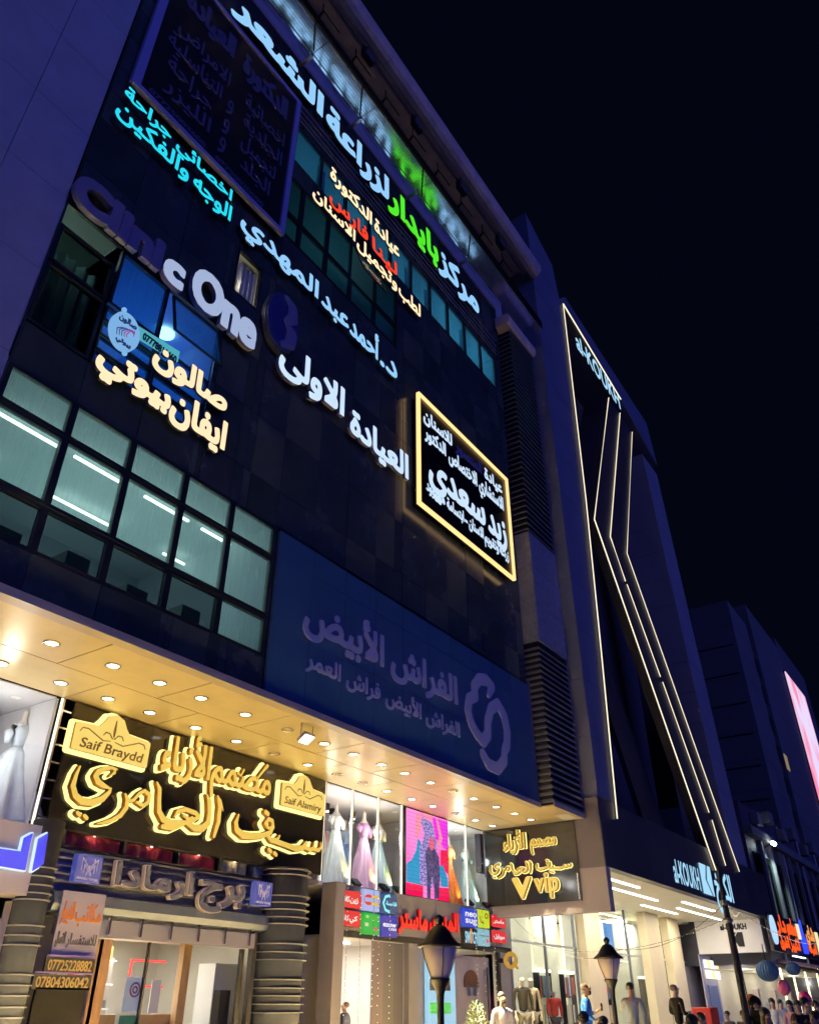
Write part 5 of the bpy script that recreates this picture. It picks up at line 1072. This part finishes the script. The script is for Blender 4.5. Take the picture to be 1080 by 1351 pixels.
lamp('beam','SPOT',(fx_[0],9.0,fx_[1]-.1),700,(.75,1,.95),s,size=.1,direction=(.35,.25,-1),spot=95,blend=.6)
FT=thing('far_tower',(85,20,0),'far tower of dark brick and lilac stone with a lit screen','building')
M_brick=mat('dark_brick',(.055,.035,.045),.8,noise=.25,ns=.8,bump=.4,bs=6);M_lil=mat('lilac_pier_far',(.11,.11,.13),.6,noise=.12,ns=.5,bump=.3,bs=3)
x0=60.99;part('brick_body',MB().box(x0+.02,x0+12,11.3,16,4,27.568),M_brick,FT)
for k in range(9): part('brick_ledge',MB().box(x0-.05,x0+.01,11.32,16,7+2.3*k,7.08+2.3*k),M_blackm,FT)
pz=29.131;a=60.995;b=66.72;c_=68.847;d_=81.121
nb=14
for k in range(nb): part('pier_block',MB().box(a,b,11,14,pz*k/nb+.02,pz*(k+1)/nb),M_lil,FT)
part('groove',MB().box(b,c_,11.6,14,0,28.032),M_blackm,FT)
sz=31.901
for k in range(nb): part('slab_block',MB().box(c_,d_,11,14,sz*k/nb+.02,sz*(k+1)/nb),M_lil,FT)
part('side_mass',MB().box(d_,d_+14,11.05,40,0,33.052),mat('night_mass',(.09,.085,.12),.7),FT)

s=thing('tall_screen',(d_,11,20),'narrow tall pink and white lit screen on the far tower','screen')
v0=(80.76, 29.361);part('picture',MB().box(v0[0],v0[0]+9,10.8,10.9,15.303,v0[1]),emi_noise('pink_white_picture',(1,.28,.45),(.85,.72,1),.35,1.0,(1,1,.4)),s);part('housing',MB().box(v0[0]-.1,v0[0]+9.1,10.905,11.04,15.303-.2,v0[1]+.15),M_blackm,s)

# ================================================================ STREET LAMPS, POLE, LIGHT STRINGS
def street_lamp(x,y,zr,label):
    """lantern on a post; zr is the height of the hood rim"""
    t=thing('street_lamp',(x,y,0),label,'street lamp','lantern street lamps')
    part('post',MB().lathe([(.12,0),(.12,.5),(.07,.6),(.055,1.0),(.05,zr-.75),(.06,zr-.62),(.09,zr-.54),(.13,zr-.47),(.15,zr-.44),(.15,zr-.42)],x,y,0,16),M_blackm,t,smooth=True)
    part('glass',MB().lathe([(.125,zr-.42),(.15,zr-.36),(.22,zr-.18),(.262,zr-.02),(.255,zr-.01),(.21,zr-.18),(.14,zr-.36),(.115,zr-.42)],x,y,0,24),mat('smoked_acrylic',(.50,.42,.42),.35),t,smooth=True)
    part('hood',MB().lathe([(.25,zr-.02),(.335,zr-.015),(.33,zr+.015),(.28,zr+.045),(.21,zr+.11),(.16,zr+.19),(.11,zr+.25),(.075,zr+.27)],x,y,0,28),M_blackm,t,smooth=True)
    part('finial',MB().lathe([(.06,.27),(.045,.30),(.07,.33),(.072,.37),(.05,.40),(.02,.42)],x,y,zr,14),M_blackm,t,smooth=True)
    for k in range(4):
        a=math.pi/4+math.pi/2*k;part('glass_rib',MB().tube([(x+.13*math.cos(a),y+.13*math.sin(a),zr-.42),(x+.155*math.cos(a),y+.155*math.sin(a),zr-.36),(x+.226*math.cos(a),y+.226*math.sin(a),zr-.18),(x+.268*math.cos(a),y+.268*math.sin(a),zr-.02)],.008,5),M_blackm,t)
px_,py_=(11.400, 7.246);street_lamp(px_,py_,2.394,'large black lantern street lamp nearest the camera, unlit')
px2,py2=(19.576, 7.868);street_lamp(px2,py2,2.568,'smaller black lantern street lamp in front of the cream store, unlit')
pp=(20.081, 5.180);pz_=4.394
t=thing('slim_pole',(pp[0],pp[1],0),'tall thin black pole with cables in front of the store sign','pole')
part('shaft',MB().tube([(pp[0],pp[1],0),(pp[0],pp[1],pz_-.9),(pp[0],pp[1],pz_)],[.085,.06,.035],10),M_blackm,t)
part('clamp',MB().lathe([(.09,-.05),(.10,0),(.09,.05)],pp[0],pp[1],pz_-.8,10).lathe([(.09,-.05),(.11,0),(.09,.05)],pp[0],pp[1],pz_-1.15,10),M_alud,t)
part('cable',MB().tube([(pp[0]+.1,pp[1]-.03,pz_-.9),(pp[0]+.18,pp[1]-.05,1.6),(pp[0]+.13,pp[1],0)],.015,5),M_blackm,t)
G_tiny=glow('tiny_bulb',(1,.93,.8),1.3)
def string(P0,P1,sag,n,label,name='light_string',r=.006,step=.3,bulb=.009):
    t=thing(name,P0,label,'light string','strings of tiny bulbs')
    P=[Vector(P0).lerp(Vector(P1),i/n)-Vector((0,0,sag*4*(i/n)*(1-i/n))) for i in range(n+1)]
    part('cable',MB().tube(P,r,4),mat('cable_grey',(.10,.10,.10),.5),t)
    L=(Vector(P1)-Vector(P0)).length;m=MB();k=0;rr=random.Random(int(L*100));d=0
    while d<L:
        u=d/L;p=Vector(P0).lerp(Vector(P1),u)-Vector((0,0,sag*4*u*(1-u)));m.ball((p.x+rr.uniform(-.02,.02),p.y,p.z+rr.uniform(-.02,.01)),bulb,4);d+=step*rr.uniform(.6,1.5)
    stuff(part('bulbs',m,G_tiny,t));return t
for i,(pxx,zb) in enumerate(((446,1.4),(457,.9),(475,.6),(492,1.6),(496,.6),(514,.5),(627,1.2),(637,1.8),(651,1.6))):
    c_=[15.579,15.881,16.392,16.894,17.107,17.575,21.735,22.168,22.795][i]
    string((c_,12.6,4.06),(c_+.02,12.6,zb),0,4,ORD[i]+' hanging string of tiny bulbs from the left, before the grey shop','light_string',.006,.14,.012)
top=(pp[0],pp[1],pz_-.8)
string(top,(px2,py2,2.781),.35,14,'cable with tiny bulbs from the slim pole to the smaller street lamp')
string((pp[0],pp[1],pz_-1.1),(24.2,12.7,3.4),.5,18,'cable with tiny bulbs from the slim pole to the ring sign')
string((px2,py2,2.598),(24.2,12.7,4.0),.4,14,'cable with tiny bulbs from the smaller street lamp to the grey shop')
string((px2,py2,2.598),(24.3,9.2,3.0),.25,14,'sagging cable in front of the cream store glass')
string(top,(38,9.3,5.0),.2,10,'cable with tiny bulbs from the slim pole to the dark fascia')
string(top,(46,8.0,4.2),.25,10,'cable with tiny bulbs from the slim pole towards the orange sign')

# ================================================================ BALLOONS AND HANGING BLUE LAMPS
for i,(c_,r,lab) in enumerate((((35.641, 8.113)+(2.777,),.38,'blue ribbed round paper lamp nearer the pole'),((39.384, 7.953)+(2.961,) ,.26,'smaller blue ribbed round paper lamp farther right'))):
    t=thing('paper_lamp',c_,lab,'paper lamp');f_=lambda a,z:1+.04*math.sin(24*a)
    P=[(r*math.sin(math.pi*j/12)+.01,-r*.92*math.cos(math.pi*j/12)) for j in range(13)]
    part('shade',MB().lathe(P,c_[0],c_[1],c_[2],72,fold=f_),mat('blue_paper',(.02,.06,.14),.6,emit=(.02,.09,.25),es=.06),t,smooth=False);part('cord',MB().tube([(c_[0],c_[1],c_[2]+r*.9),(c_[0],c_[1],c_[2]+r+.5)],.02,5),M_blackm,t)
for i,(c_,lab) in enumerate((((35.908, 7.722)+(2.242,),'pink balloon just below the nearer blue lamp'),((34.165, 6.727)+(1.845,),'dark pink balloon just above the crowd at the right'))):
    t=thing('balloon',c_,lab,'balloon');part('skin',MB().ball(c_,.22,14,sc_=(1,1,1.2)),mat('pink_rubber%d'%i,[(.75,.10,.22),(.55,.03,.14)][i],.25),t,smooth=True);part('string',MB().tube([(c_[0],c_[1],c_[2]-.26),(c_[0]+.03,c_[1],c_[2]-.9)],.008,4),M_white,t)

# ================================================================ PEOPLE AND MANNEQUINS
def skin_obj(name,V,Ed,rad,m,parent,root=0,sub=1):
    import bmesh
    bm=bmesh.new();ly=bm.verts.layers.skin.verify();vs=[]
    for p,r in zip(V,rad): v=bm.verts.new(p);v[ly].radius=(r,r) if not isinstance(r,tuple) else r;vs.append(v)
    vs[root][ly].use_root=True
    for a,b in Ed: bm.edges.new((vs[a],vs[b]))
    me=bpy.data.meshes.new(name);bm.to_mesh(me);bm.free();me.materials.append(m)
    o=put(name,me,parent);s_=o.modifiers.new('skin','SKIN');s_.use_smooth_shade=True;u=o.modifiers.new('sub','SUBSURF');u.levels=u.render_levels=sub
    return o
SK=mat('skin_tone',(.42,.24,.16),.55);SK2=mat('skin_tone_light',(.50,.31,.22),.55);HAIR=mat('dark_hair',(.012,.010,.010),.6,bump=.5,bs=60)
def person(x,y,z,face,label,top,legs,hair='short',H_=1.74,arms='down',beard=False,head_turn=0,skin=None,sleeve=True,group=None,name='person',cat='person',phone=False,nod=0):
    """standing figure looking along the angle face (degrees, 0 = +x)"""
    skin=skin or SK;k=H_/1.74
    t=thing(name,(x,y,z),label,cat,group);ca,sa=math.cos(R(face)),math.sin(R(face))
    def W(p): f,l,u=p;return (x+k*(f*ca-l*sa),y+k*(f*sa+l*ca),z+k*u)   # f forward, l to the left, u up
    A={'down':[((0,.19,1.42),(-.02,.25,1.14),(.05,.24,.90),(.09,.23,.80))]*2,
       'hold':[((0,.19,1.42),(-.03,.25,1.15),(.20,.12,1.12),(.29,.07,1.16))]*2,
       'phone':[((0,.19,1.42),(-.02,.25,1.15),(.21,.10,1.20),(.30,.07,1.27)),((0,.19,1.42),(-.03,.25,1.15),(.16,.16,1.05),(.26,.10,1.10))],
       'reach':[((0,.19,1.42),(.12,.27,1.20),(.32,.22,1.36),(.40,.20,1.42)),((0,.19,1.42),(-.02,.25,1.14),(.05,.24,.90),(.09,.23,.80))]}[arms]
    hd=R(head_turn)
    def HD(p): f,l,u=p;f0=f*math.cos(hd)-l*math.sin(hd);l0=f*math.sin(hd)+l*math.cos(hd);return (f0+.02+nod*(u-1.5)*.6,l0,u)
    V=[(0,0,.96),(0,0,1.15),(0,0,1.34),(-.01,0,1.45),(0,0,1.515),HD((.005,0,1.575)),HD((.015,0,1.645)),HD((0,0,1.70)),HD((.075,0,1.60)),HD((.105,0,1.628))]
    rad=[(.14,.11),(.12,.10),(.14,.105),(.07,.065),.052,.062,.085,.055,.035,.012];Ed=[(0,1),(1,2),(2,3),(3,4),(4,5),(5,6),(6,7),(5,8),(6,9)]
    for si,sg in enumerate((1,-1)):
        sh,el,wr,ha=[(p[0],p[1]*sg,p[2]) for p in A[si]];b=len(V)
        V+=[sh,el,wr,ha];rad+=[.052,.040,.027,(.036,.018)];Ed+=[(2,b),(b,b+1),(b+1,b+2),(b+2,b+3)]
        d=Vector(ha)-Vector(wr);d.normalize();sd=Vector((0,1,0)) if abs(d.y)<.8 else Vector((1,0,0))
        for q in range(4):
            o_=(q-1.5)*.018;base=Vector(ha)+d*.03+sd*o_;ln=[.055,.068,.064,.048][q];b2=len(V)
            V+=[tuple(base),tuple(base+d*ln+Vector((0,-.012*sg,-.006)))];rad+=[.009,.007];Ed+=[(b+3,b2),(b2,b2+1)]
        b2=len(V);V+=[tuple(Vector(ha)-d*.01+sd*-.036),tuple(Vector(ha)+d*.035+sd*-.05)];rad+=[.010,.008];Ed+=[(b+3,b2),(b2,b2+1)]
    body=skin_obj('body',[W(p) for p in V],Ed,[r if isinstance(r,tuple) else r*k for r in rad],skin,t)
    # shirt
    V=[(0,0,.90),(0,0,1.05),(0,0,1.22),(0,0,1.38),(0,0,1.47)];rad=[(.160,.12),(.145,.115),(.160,.12),(.135,.10),(.062,.062)];Ed=[(0,1),(1,2),(2,3),(3,4)]
    for si,sg in enumerate((1,-1)):
        sh,el,wr,ha=[(p[0],p[1]*sg,p[2]) for p in A[si]];b=len(V)
        w2=tuple(Vector(el).lerp(Vector(wr),.9 if sleeve else .1));V+=[sh,el,w2];rad+=[.064,.052,.042];Ed+=[(3,b),(b,b+1),(b+1,b+2)]
    skin_obj('shirt',[W(p) for p in V],Ed,rad,top,t)
    V=[(0,0,.92),(0,.09,.84),(.02,.10,.48),(0,.11,.08),(.12,.12,.04),(0,-.09,.84),(-.02,-.10,.48),(-.04,-.11,.08),(.08,-.12,.04)]
    skin_obj('trousers',[W(p) for p in V],[(0,1),(1,2),(2,3),(3,4),(0,5),(5,6),(6,7),(7,8)],[(.165,.13),.095,.07,.06,.04,.095,.07,.06,.04],legs,t)
    c=W(HD((-.032,0,1.672)))
    if hair=='short': part('hair',MB().ball((c[0],c[1],c[2]+.022*k),.094*k,14,sc_=(1,1,.92)),HAIR,t,smooth=True)
    elif hair=='thin': part('hair',MB().ball((c[0]-.015*ca,c[1]-.015*sa,c[2]+.0*k),.094*k,14,sc_=(1,1,.80)),mat('grey_stubble',(.16,.12,.10),.8),t,smooth=True)
    elif hair=='long':
        part('hair',MB().ball((c[0]-.02*ca,c[1]-.02*sa,c[2]+.02*k),.112*k,14).tube([W((-.05,0,1.66)),W((-.08,0,1.50)),W((-.09,0,1.30))],[.09*k,.095*k,.05*k],10),HAIR,t,smooth=True)
    elif hair[0]=='scarf': part('headscarf',MB().ball((c[0]-.015*ca,c[1]-.015*sa,c[2]+.015*k),.122*k,14,sc_=(1,1,1.08)).tube([W((-.03,0,1.60)),W((-.02,0,1.48)),W((0,0,1.36))],[.11*k,.125*k,.18*k],12),hair[1],t,smooth=True)
    if beard: part('beard',MB().ball(W(HD((.062,0,1.575))),.052*k,10,sc_=(1,1,1.1)),HAIR,t,smooth=True)
    m=MB()
    for sg in (1,-1): m.ball(W(HD((.088,.032*sg,1.655))),.010*k,6)
    part('eyes',m,mat('eye_dark',(.02,.015,.015),.2),t)
    m=MB()
    for sg in (1,-1): m.ball(W(HD((-.0,.088*sg,1.64))),.024*k,6,sc_=(1,.5,1.3))
    part('ears',m,skin,t)
    return t
def fabric(n,c): return mat('fabric_'+n,c,.9,noise=.14,ns=6,bump=.35,bs=14,spec=.08)
def at(px,d): return None
def stand(P,htop,H_): return (P[0],P[1],htop-H_)     # feet height from the measured top of the head
pz=stand((18.078, 9.880),1.872,1.76);person(*pz,235,'bearded man in a white shirt facing the camera beside the ring sign',fabric('white',(.36,.35,.42)),fabric('charcoal',(.04,.04,.05)),beard=True,H_=1.76,skin=SK2)
pz=stand((19.783, 8.627),2.076,1.80);man=person(*pz,-62,'bearded man in a blue sweater looking at his phone before the cream store',fabric('blue',(.03,.13,.50)),fabric('navy',(.015,.018,.035)),hair='thin',beard=True,arms='phone',H_=1.80,nod=.25)
ph=thing('phone',(pz[0]+.2,pz[1]-.3,pz[2]+1.3),'black phone held by the man in the blue sweater','phone')
a_=R(-62);hx_=(pz[0]+.335*math.cos(a_)*1.03,pz[1]+.335*math.sin(a_)*1.03,pz[2]+1.30*1.03);part('case',MB().box(hx_[0]-.04,hx_[0]+.04,hx_[1]-.01,hx_[1]+.01,hx_[2]-.07,hx_[2]+.08),M_blackm,ph,.004)
pz=stand((20.766, 7.899),2.085,1.76);person(*pz,20,'man in a pale grey shirt seen from behind right of the smaller lantern',fabric('pale_grey',(.33,.36,.38)),fabric('khaki',(.16,.15,.07)),arms='reach',H_=1.76)
pz=stand((22.244, 7.331),2.089,1.74);person(*pz,-35,'bald older man in a black jacket holding a paper bag',fabric('black',(.018,.018,.022)),fabric('black2',(.02,.02,.02)),hair='thin',arms='hold',H_=1.74,skin=SK2)
bg_=thing('paper_bag',(pz[0]+.35,pz[1]-.3,pz[2]+.85),'tan paper bag held by the older man in black','bag');part('bag',MB().box(pz[0]+.22,pz[0]+.50,pz[1]-.5,pz[1]-.32,pz[2]+.72,pz[2]+1.08),mat('kraft',(.50,.33,.16),.7),bg_,.01)
CR='people in the crowd at the bottom right'
crowd=[(997,19.5,1321,'person in a black headscarf just right of the slim pole',('scarf',fabric('black',(0,0,0))),(.02,.02,.022),200,1.62),
 (1008,17.5,1331,'woman with brown uncovered hair turning to the left at the bottom edge','long',(.05,.035,.03),230,1.62),
 (1019,33,1319,'person in a white top with dark hair behind the black headscarf','long',(.60,.58,.56),-160,1.66),
 (1030,34,1320,'person in a pale grey top under the pink balloon','short',(.45,.46,.50),-140,1.68),
 (1041,30,1322,'person in a pink top under the pink balloon','long',(.45,.22,.28),170,1.64),
 (1052,27,1322,'person in a dark red top left of the man with short hair','long',(.10,.02,.03),190,1.66),
 (1063,19,1320,'man with short dark hair and a dark jacket facing the camera at the right','short',(.03,.025,.03),230,1.72),
 (1076,24,1322,'person in dark clothes at the right edge','short',(.04,.035,.05),200,1.70),
 (1047,16,1341,'person with dark hair low at the bottom edge under the pink balloon','short',(.02,.02,.03),100,1.60),
 (1071,15.5,1338,'person in a maroon top low in the bottom right corner','long',(.06,.015,.02),150,1.62),
 (978,25,1334,'person with dark hair at the foot of the slim pole','short',(.08,.08,.09),180,1.64),
 (957,27,1335,'person with dark hair between the red cabinet and the slim pole','short',(.15,.12,.12),160,1.62),
 (921,17,1338,'person with dark hair left of the red cabinet','short',(.03,.03,.035),60,1.64),
 (907,15,1342,'person with dark hair below the older man in black','long',(.05,.03,.03),70,1.62),
 (768,14,1337,'person with black hair at the bottom edge below the man in blue','short',(.02,.02,.02),45,1.62),
 (793,15,1343,'short haired person at the bottom edge beside the smaller lantern','short',(.18,.05,.04),80,1.60),
 (455,14.5,1323,'grey haired person inside the grey shop doorway','thin',(.05,.06,.12),120,1.66)]
PX=dict(zip([c[0] for c in crowd],[(20.216, 4.983),(18.231, 4.341),(34.547, 7.941),(35.767, 7.929),(31.711, 6.773),(28.677, 5.895),(20.277, 4.007),(25.757, 4.851),(16.957, 3.547),(16.599, 3.185),(25.698, 6.709),(27.492, 7.629),(17.027, 5.217),(14.927, 4.745),(13.032, 5.744),(14.136, 5.901),(16.117, 12.749)]))
HZ=dict(zip([c[0] for c in crowd],[1.749,1.564,1.852,1.836,1.767,1.750,1.758,1.733,1.479,1.515,1.531,1.507,1.506,1.476,1.532,1.466,1.714]))
for (px,d,py,lab,hair,col,face,hh) in crowd:
    p=PX[px];h2=max(HZ[px]-(.4 if px==455 else 0),1.35);fl=.4 if px==455 else 0
    if isinstance(hair,tuple): hair=('scarf',fabric('scarf_black',(.01,.01,.012)))
    person(p[0],p[1],HZ[px]-h2,face,lab,fabric('c%d'%px,col),fabric('dark_leg',(.03,.03,.035)),hair=hair,H_=h2,group=CR if px>900 else None,skin=SK2 if px%2 else SK)
# orange toy above the crowd
c_=(24.837, 6.197)+(1.750,);t=thing('balloon',c_,'orange and white balloon left of the black headscarf','balloon');part('skin',MB().ball(c_,.17,12),mat('orange_rubber',(.85,.22,.02),.3),t,smooth=True);part('band',MB().ball((c_[0],c_[1]-.01,c_[2]-.07),.15,10,sc_=(1,1,.5)),M_white,t)
# mannequins in the store
WM=mat('white_mannequin',(.34,.33,.31),.4)
for (p,zt,lab,cl) in (((21.923, 11.344),2.342,'white mannequin in a dark coat left of its pair in the store window',(.015,.016,.02)),((22.407, 11.344),2.337,'white mannequin in a grey long coat right of its pair in the store window',(.22,.21,.19))):
    o=person(p[0],p[1],.6,225,lab,fabric('m%d'%int(cl[0]*1000),cl),fabric('mleg',(.06,.06,.07)),hair='none',H_=zt-.6,skin=WM,name='mannequin',cat='mannequin')
for (p,zt,lab,cl) in (((25.128, 11.971),2.081,'mannequin in a red top deep in the cream store',(.40,.06,.05)),):
    person(p[0],p[1],.6,225,lab,fabric('mred',cl),fabric('mleg',(.06,.06,.07)),hair='none',H_=zt-.6,skin=WM,name='mannequin',cat='mannequin')
# small potted olive in front of the grey shop
pp3=(16.890, 9.846);t=thing('potted_tree',(pp3[0],pp3[1],.4),'small leafy potted tree in front of the pink poster','plant')
part('pot',MB().lathe([(.16,0),(.22,.4),(.24,.42),(.20,.42)],pp3[0],pp3[1],.4,16),M_blackm,t);tz=1.708
part('trunk',MB().tube([(pp3[0],pp3[1],.8),(pp3[0]+.03,pp3[1],1.2),(pp3[0],pp3[1],tz-.15)],[.03,.022,.008],6),M_wood,t)
m=MB();rr=random.Random(9)
for k in range(420):
    u=rr.random();z=.95+(tz-.95)*u;r=(.36*(1-u)**.7+.03)*math.sqrt(rr.random());a=rr.random()*6.283;cxx,cyy=pp3[0]+r*math.cos(a),pp3[1]+r*math.sin(a)
    d=Vector((math.cos(a),math.sin(a),rr.uniform(.2,1.2))).normalized()*.09;n=Vector((-math.sin(a),math.cos(a),0))*.014
    p0=Vector((cxx,cyy,z));m.add([p0,p0+d*.5+n,p0+d,p0+d*.5-n],[(0,1,2,3)])
stuff(part('leaves',m,mat('leaf_green',(.05,.09,.035),.6),t))

# air conditioners, window rows and pipes that break up the far walls
rr=random.Random(12)
for i in range(7):
    x=45.2+2.9*i;z=9.6+.5*(i%2);part('air_conditioner',MB().box(x,x+.9,9.15,9.58,z,z+.62),MATS['weathered_plaster'],L,.02)
    part('fan_grille',MB().lathe([(.001,0),(.24,0),(.24,.01),(.001,.01)],0,0,0,14),M_blackm,L) if False else None
for i in range(4): part('drain_pipe',MB().tube([(46.0+5.1*i,9.5,3.4),(46.0+5.1*i,9.5,10.4)],.07,6),M_conc,L)
for i in range(8):
    z=8+2.4*i
    part('far_window',MB().box(66.6+.0*i,67.8,10.94,10.99,z,z+1.3),mat('far_pane',(.02,.025,.04),.2),FT)
    if i in (1,4): part('far_window',MB().box(69.0,70.0,10.94,10.99,z,z+1.2),glow('far_lit',(1,.75,.4),.25),FT)
